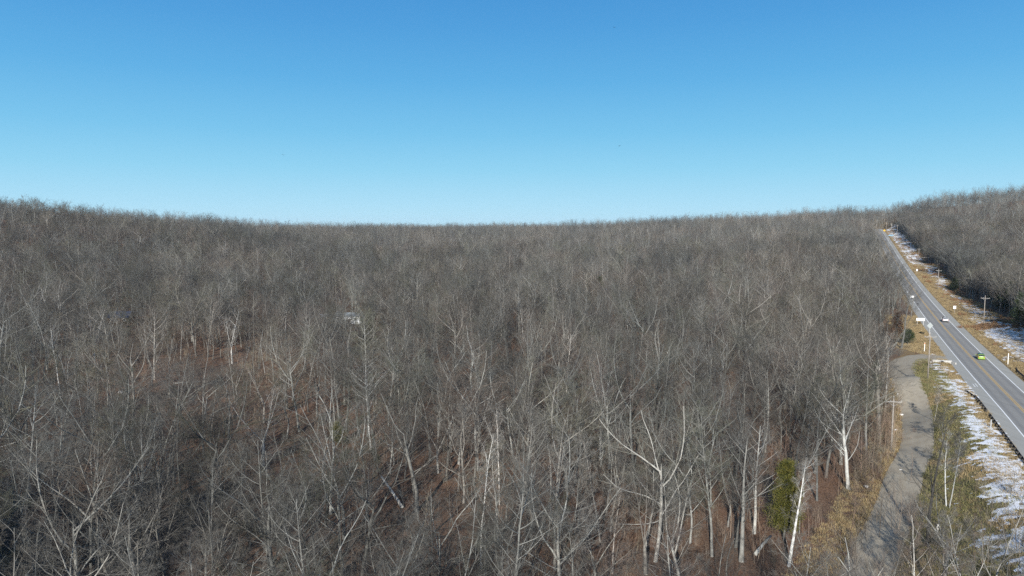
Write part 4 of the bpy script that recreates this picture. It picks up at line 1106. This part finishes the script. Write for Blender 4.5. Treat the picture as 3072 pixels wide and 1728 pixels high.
    MB().box((0, -L*.505, gc+.26), (W*.86, .12, .34)).build('bumper', M_trim if kind == 'suv' else paint, e, bevel=.03)
    MB().box((0, -L*.505, B*.66 if kind == 'suv' else B*.6), (.5, .03, .16)).build('number_plate', M_plate, e)
    MB().box((0, L*.497, gc+.2), (W*.84, .08, .2)).build('bumper', M_trim, e, bevel=.03)
    if kind == 'suv':
        for s in (-1, 1): MB().tube([(s*h*.68, -L*.36, H+.01), (s*h*.68, -L*.33, H+.06), (s*h*.68, L*.02, H+.06), (s*h*.68, L*.05, H)], .022, 6).build('roof_rail', M_trim, e)
    return e
M_cw = mat('white_paint_car', (.80, .81, .82), .25, coat=.6); M_cg = mat('lime_paint', (.24, .37, .05), .25, coat=.6); M_cgr = mat('dark_green_roof', (.03, .10, .04), .3)
M_cb = mat('blue_grey_paint', (.22, .38, .50), .3, coat=.5)
vehicle('suv', M_cw, M_trim, 'white car with a dark roof driving away up the road', 2834, 951, name='white_car' if False else 'car')
vehicle('hatch', M_cg, M_cgr, 'lime green hatchback driving behind the white car', 2940, 1058, name='car')
p = at_t(2692, 697, 705); vehicle('van', M_cw, M_cw, 'white van parked behind the poles near the crest', 0, 0, loc=(p[0], p[1], gz(p[0], p[1])), rz=R(60), cat='van', name='van')
p = at_t(2672, 703, 690); vehicle('suv', M_cb, M_cb, 'pale blue car parked on the verge near the crest', 0, 0, loc=(p[0], p[1], gz(p[0], p[1])), rz=R(75), name='car')

# ------------------------------------------------------------------ buildings seen through the wood
M_wall = mat('white_siding', (.74, .76, .76), .7, noise=.05, scale=1); M_roof = mat('grey_roofing', (.30, .33, .33), .6, noise=.15, scale=2); M_dkroof = mat('blue_metal_roof', (.06, .075, .12), .35, metal=.2, noise=.15)
M_brown = mat('brown_boards', (.10, .06, .035), .9, noise=.3, scale=2); M_rust = mat('rusty_roof', (.16, .10, .06), .8, noise=.3, scale=1)
M_win = mat('window_glass', (.02, .025, .03), .08, spec=.6)
def house(p, rz, w_, dp, h_, rise, mw, mr, label, wins, name='house', cat='house', door=True):
    e = empty(name, (p[0], p[1], gz(p[0], p[1]) - .1), rz, label=label, cat=cat)
    x, y = w_ / 2, dp / 2
    b = MB().box((0, 0, h_ / 2), (w_, dp, h_))
    for s in (-1, 1): b.add([(s*x, -y, h_), (s*x, y, h_), (s*x, 0, h_ + rise)], [(0, 1, 2) if s > 0 else (0, 2, 1)])
    b.build('wall', mw, e)
    o_ = .45; k = rise / y
    V = []
    for yy, zz in ((-y-o_, h_-o_*k), (0, h_+rise), (y+o_, h_-o_*k)):
        for xx in (-x-.3, x+.3): V += [(xx, yy, zz+.02), (xx, yy, zz+.16)]
    Fc = [(0,2,6,4), (1,5,7,3), (4,6,10,8), (5,9,11,7), (0,1,3,2), (8,10,11,9), (0,4,5,1), (4,8,9,5), (2,3,7,6), (6,7,11,10)]
    MB().add(V, Fc).build('roof', mr, e)
    for wx in wins:
        f = MB().box((wx, -y-.02, h_*.58), (1.0, .08, 1.1)).build('window', M_signw, e)
        MB().box((wx, -y-.07, h_*.58), (.84, .03, .94)).build('pane', M_win, f)
    if door:
        dd = MB().box((w_*.08, -y-.03, 1.0), (.95, .08, 2.0)).build('door', M_brown, e)
        MB().box((w_*.08+.36, -y-.09, 1.0), (.05, .05, .05)).build('handle', M_galv, dd)
house(HOUSES[0], R(-4), 10, 5, 3.0, 1.0, M_wall, M_roof, 'white house with a grey roof half hidden in the wood', [-3.6, -1.6, 3.2])
house(hit(973, 964), R(10), 2.6, 2.6, 2.3, .6, M_wall, M_wall, 'small white shed left of the white house', [], 'shed', 'shed')
house(HOUSES[2], R(3), 7.5, 5.5, 2.3, 1.7, M_brown, M_dkroof, 'dark building with a blue metal roof deep in the left wood', [-2.2, 2.4], 'shed', 'shed')
house(hit(1984, 914), R(-8), 5, 4, 2.4, 1.0, M_brown, M_rust, 'brown board hut in the wood right of the middle', [], 'hut', 'hut')

# ------------------------------------------------------------------ birds
M_bird = mat('dark_feather', (.015, .014, .014), .7)
def bird(px, py, t, rz, flap, label):
    p = at_t(px, py, t); b = MB()
    b.tube([(0, -.28, 0), (0, -.16, .01), (0, .0, .02), (0, .16, .03), (0, .24, .03), (0, .31, .015)], [.01, .05, .075, .05, .04, .006], 8)
    b.add([(-.05, -.4, 0), (.05, -.4, 0), (.03, -.2, .01), (-.03, -.2, .01), (0, -.2, .02)], [(0, 1, 2, 3), (0, 3, 4), (1, 4, 2)])
    o = b.build('bird', M_bird, None, smooth=True); o.location = p; o.rotation_euler = (0, 0, rz); tag(o, label, 'bird')
    for s in (-1, 1):
        V = [(s*.04, .13, .03), (s*.04, -.13, .03), (s*.34, .16, .03+flap), (s*.34, -.10, .03+flap), (s*.68, .02, .03+flap*1.4), (s*.62, -.14, .03+flap*1.3)]
        V2 = [(x, y, z + .015) for x, y, z in V]
        MB().add(V + V2, [(0,1,3,2), (2,3,5,4), (6,8,9,7), (8,10,11,9), (0,2,8,6), (2,4,10,8), (4,5,11,10), (5,3,9,11), (3,1,7,9)]).build('wing', M_bird, o)
bird(850, 465, 260, .6, .16, 'dark bird flying low over the left part of the wood')
bird(1858, 438, 260, -.9, .1, 'dark bird flying over the right part of the wood')
bird(1843, 82, 300, .2, .05, 'tiny dark bird high in the blue sky')

# ------------------------------------------------------------------ thin winter haze
hz = bpy.data.materials.new('haze'); hz.use_nodes = True; t_ = hz.node_tree; t_.nodes.clear()
ho = t_.nodes.new('ShaderNodeOutputMaterial'); hv = t_.nodes.new('ShaderNodeVolumePrincipled')
hv.inputs['Color'].default_value = (.72, .82, 1, 1); hv.inputs['Density'].default_value = HAZE; hv.inputs['Anisotropy'].default_value = 0.0
t_.links.new(hv.outputs[0], ho.inputs['Volume'])
if HAZE > 0:
    MB().box((250, 2050, 15), (6600, 6100, 150)).build('haze', hz, None, kind='stuff', label='thin blue haze in the air over the far hills', cat='haze')
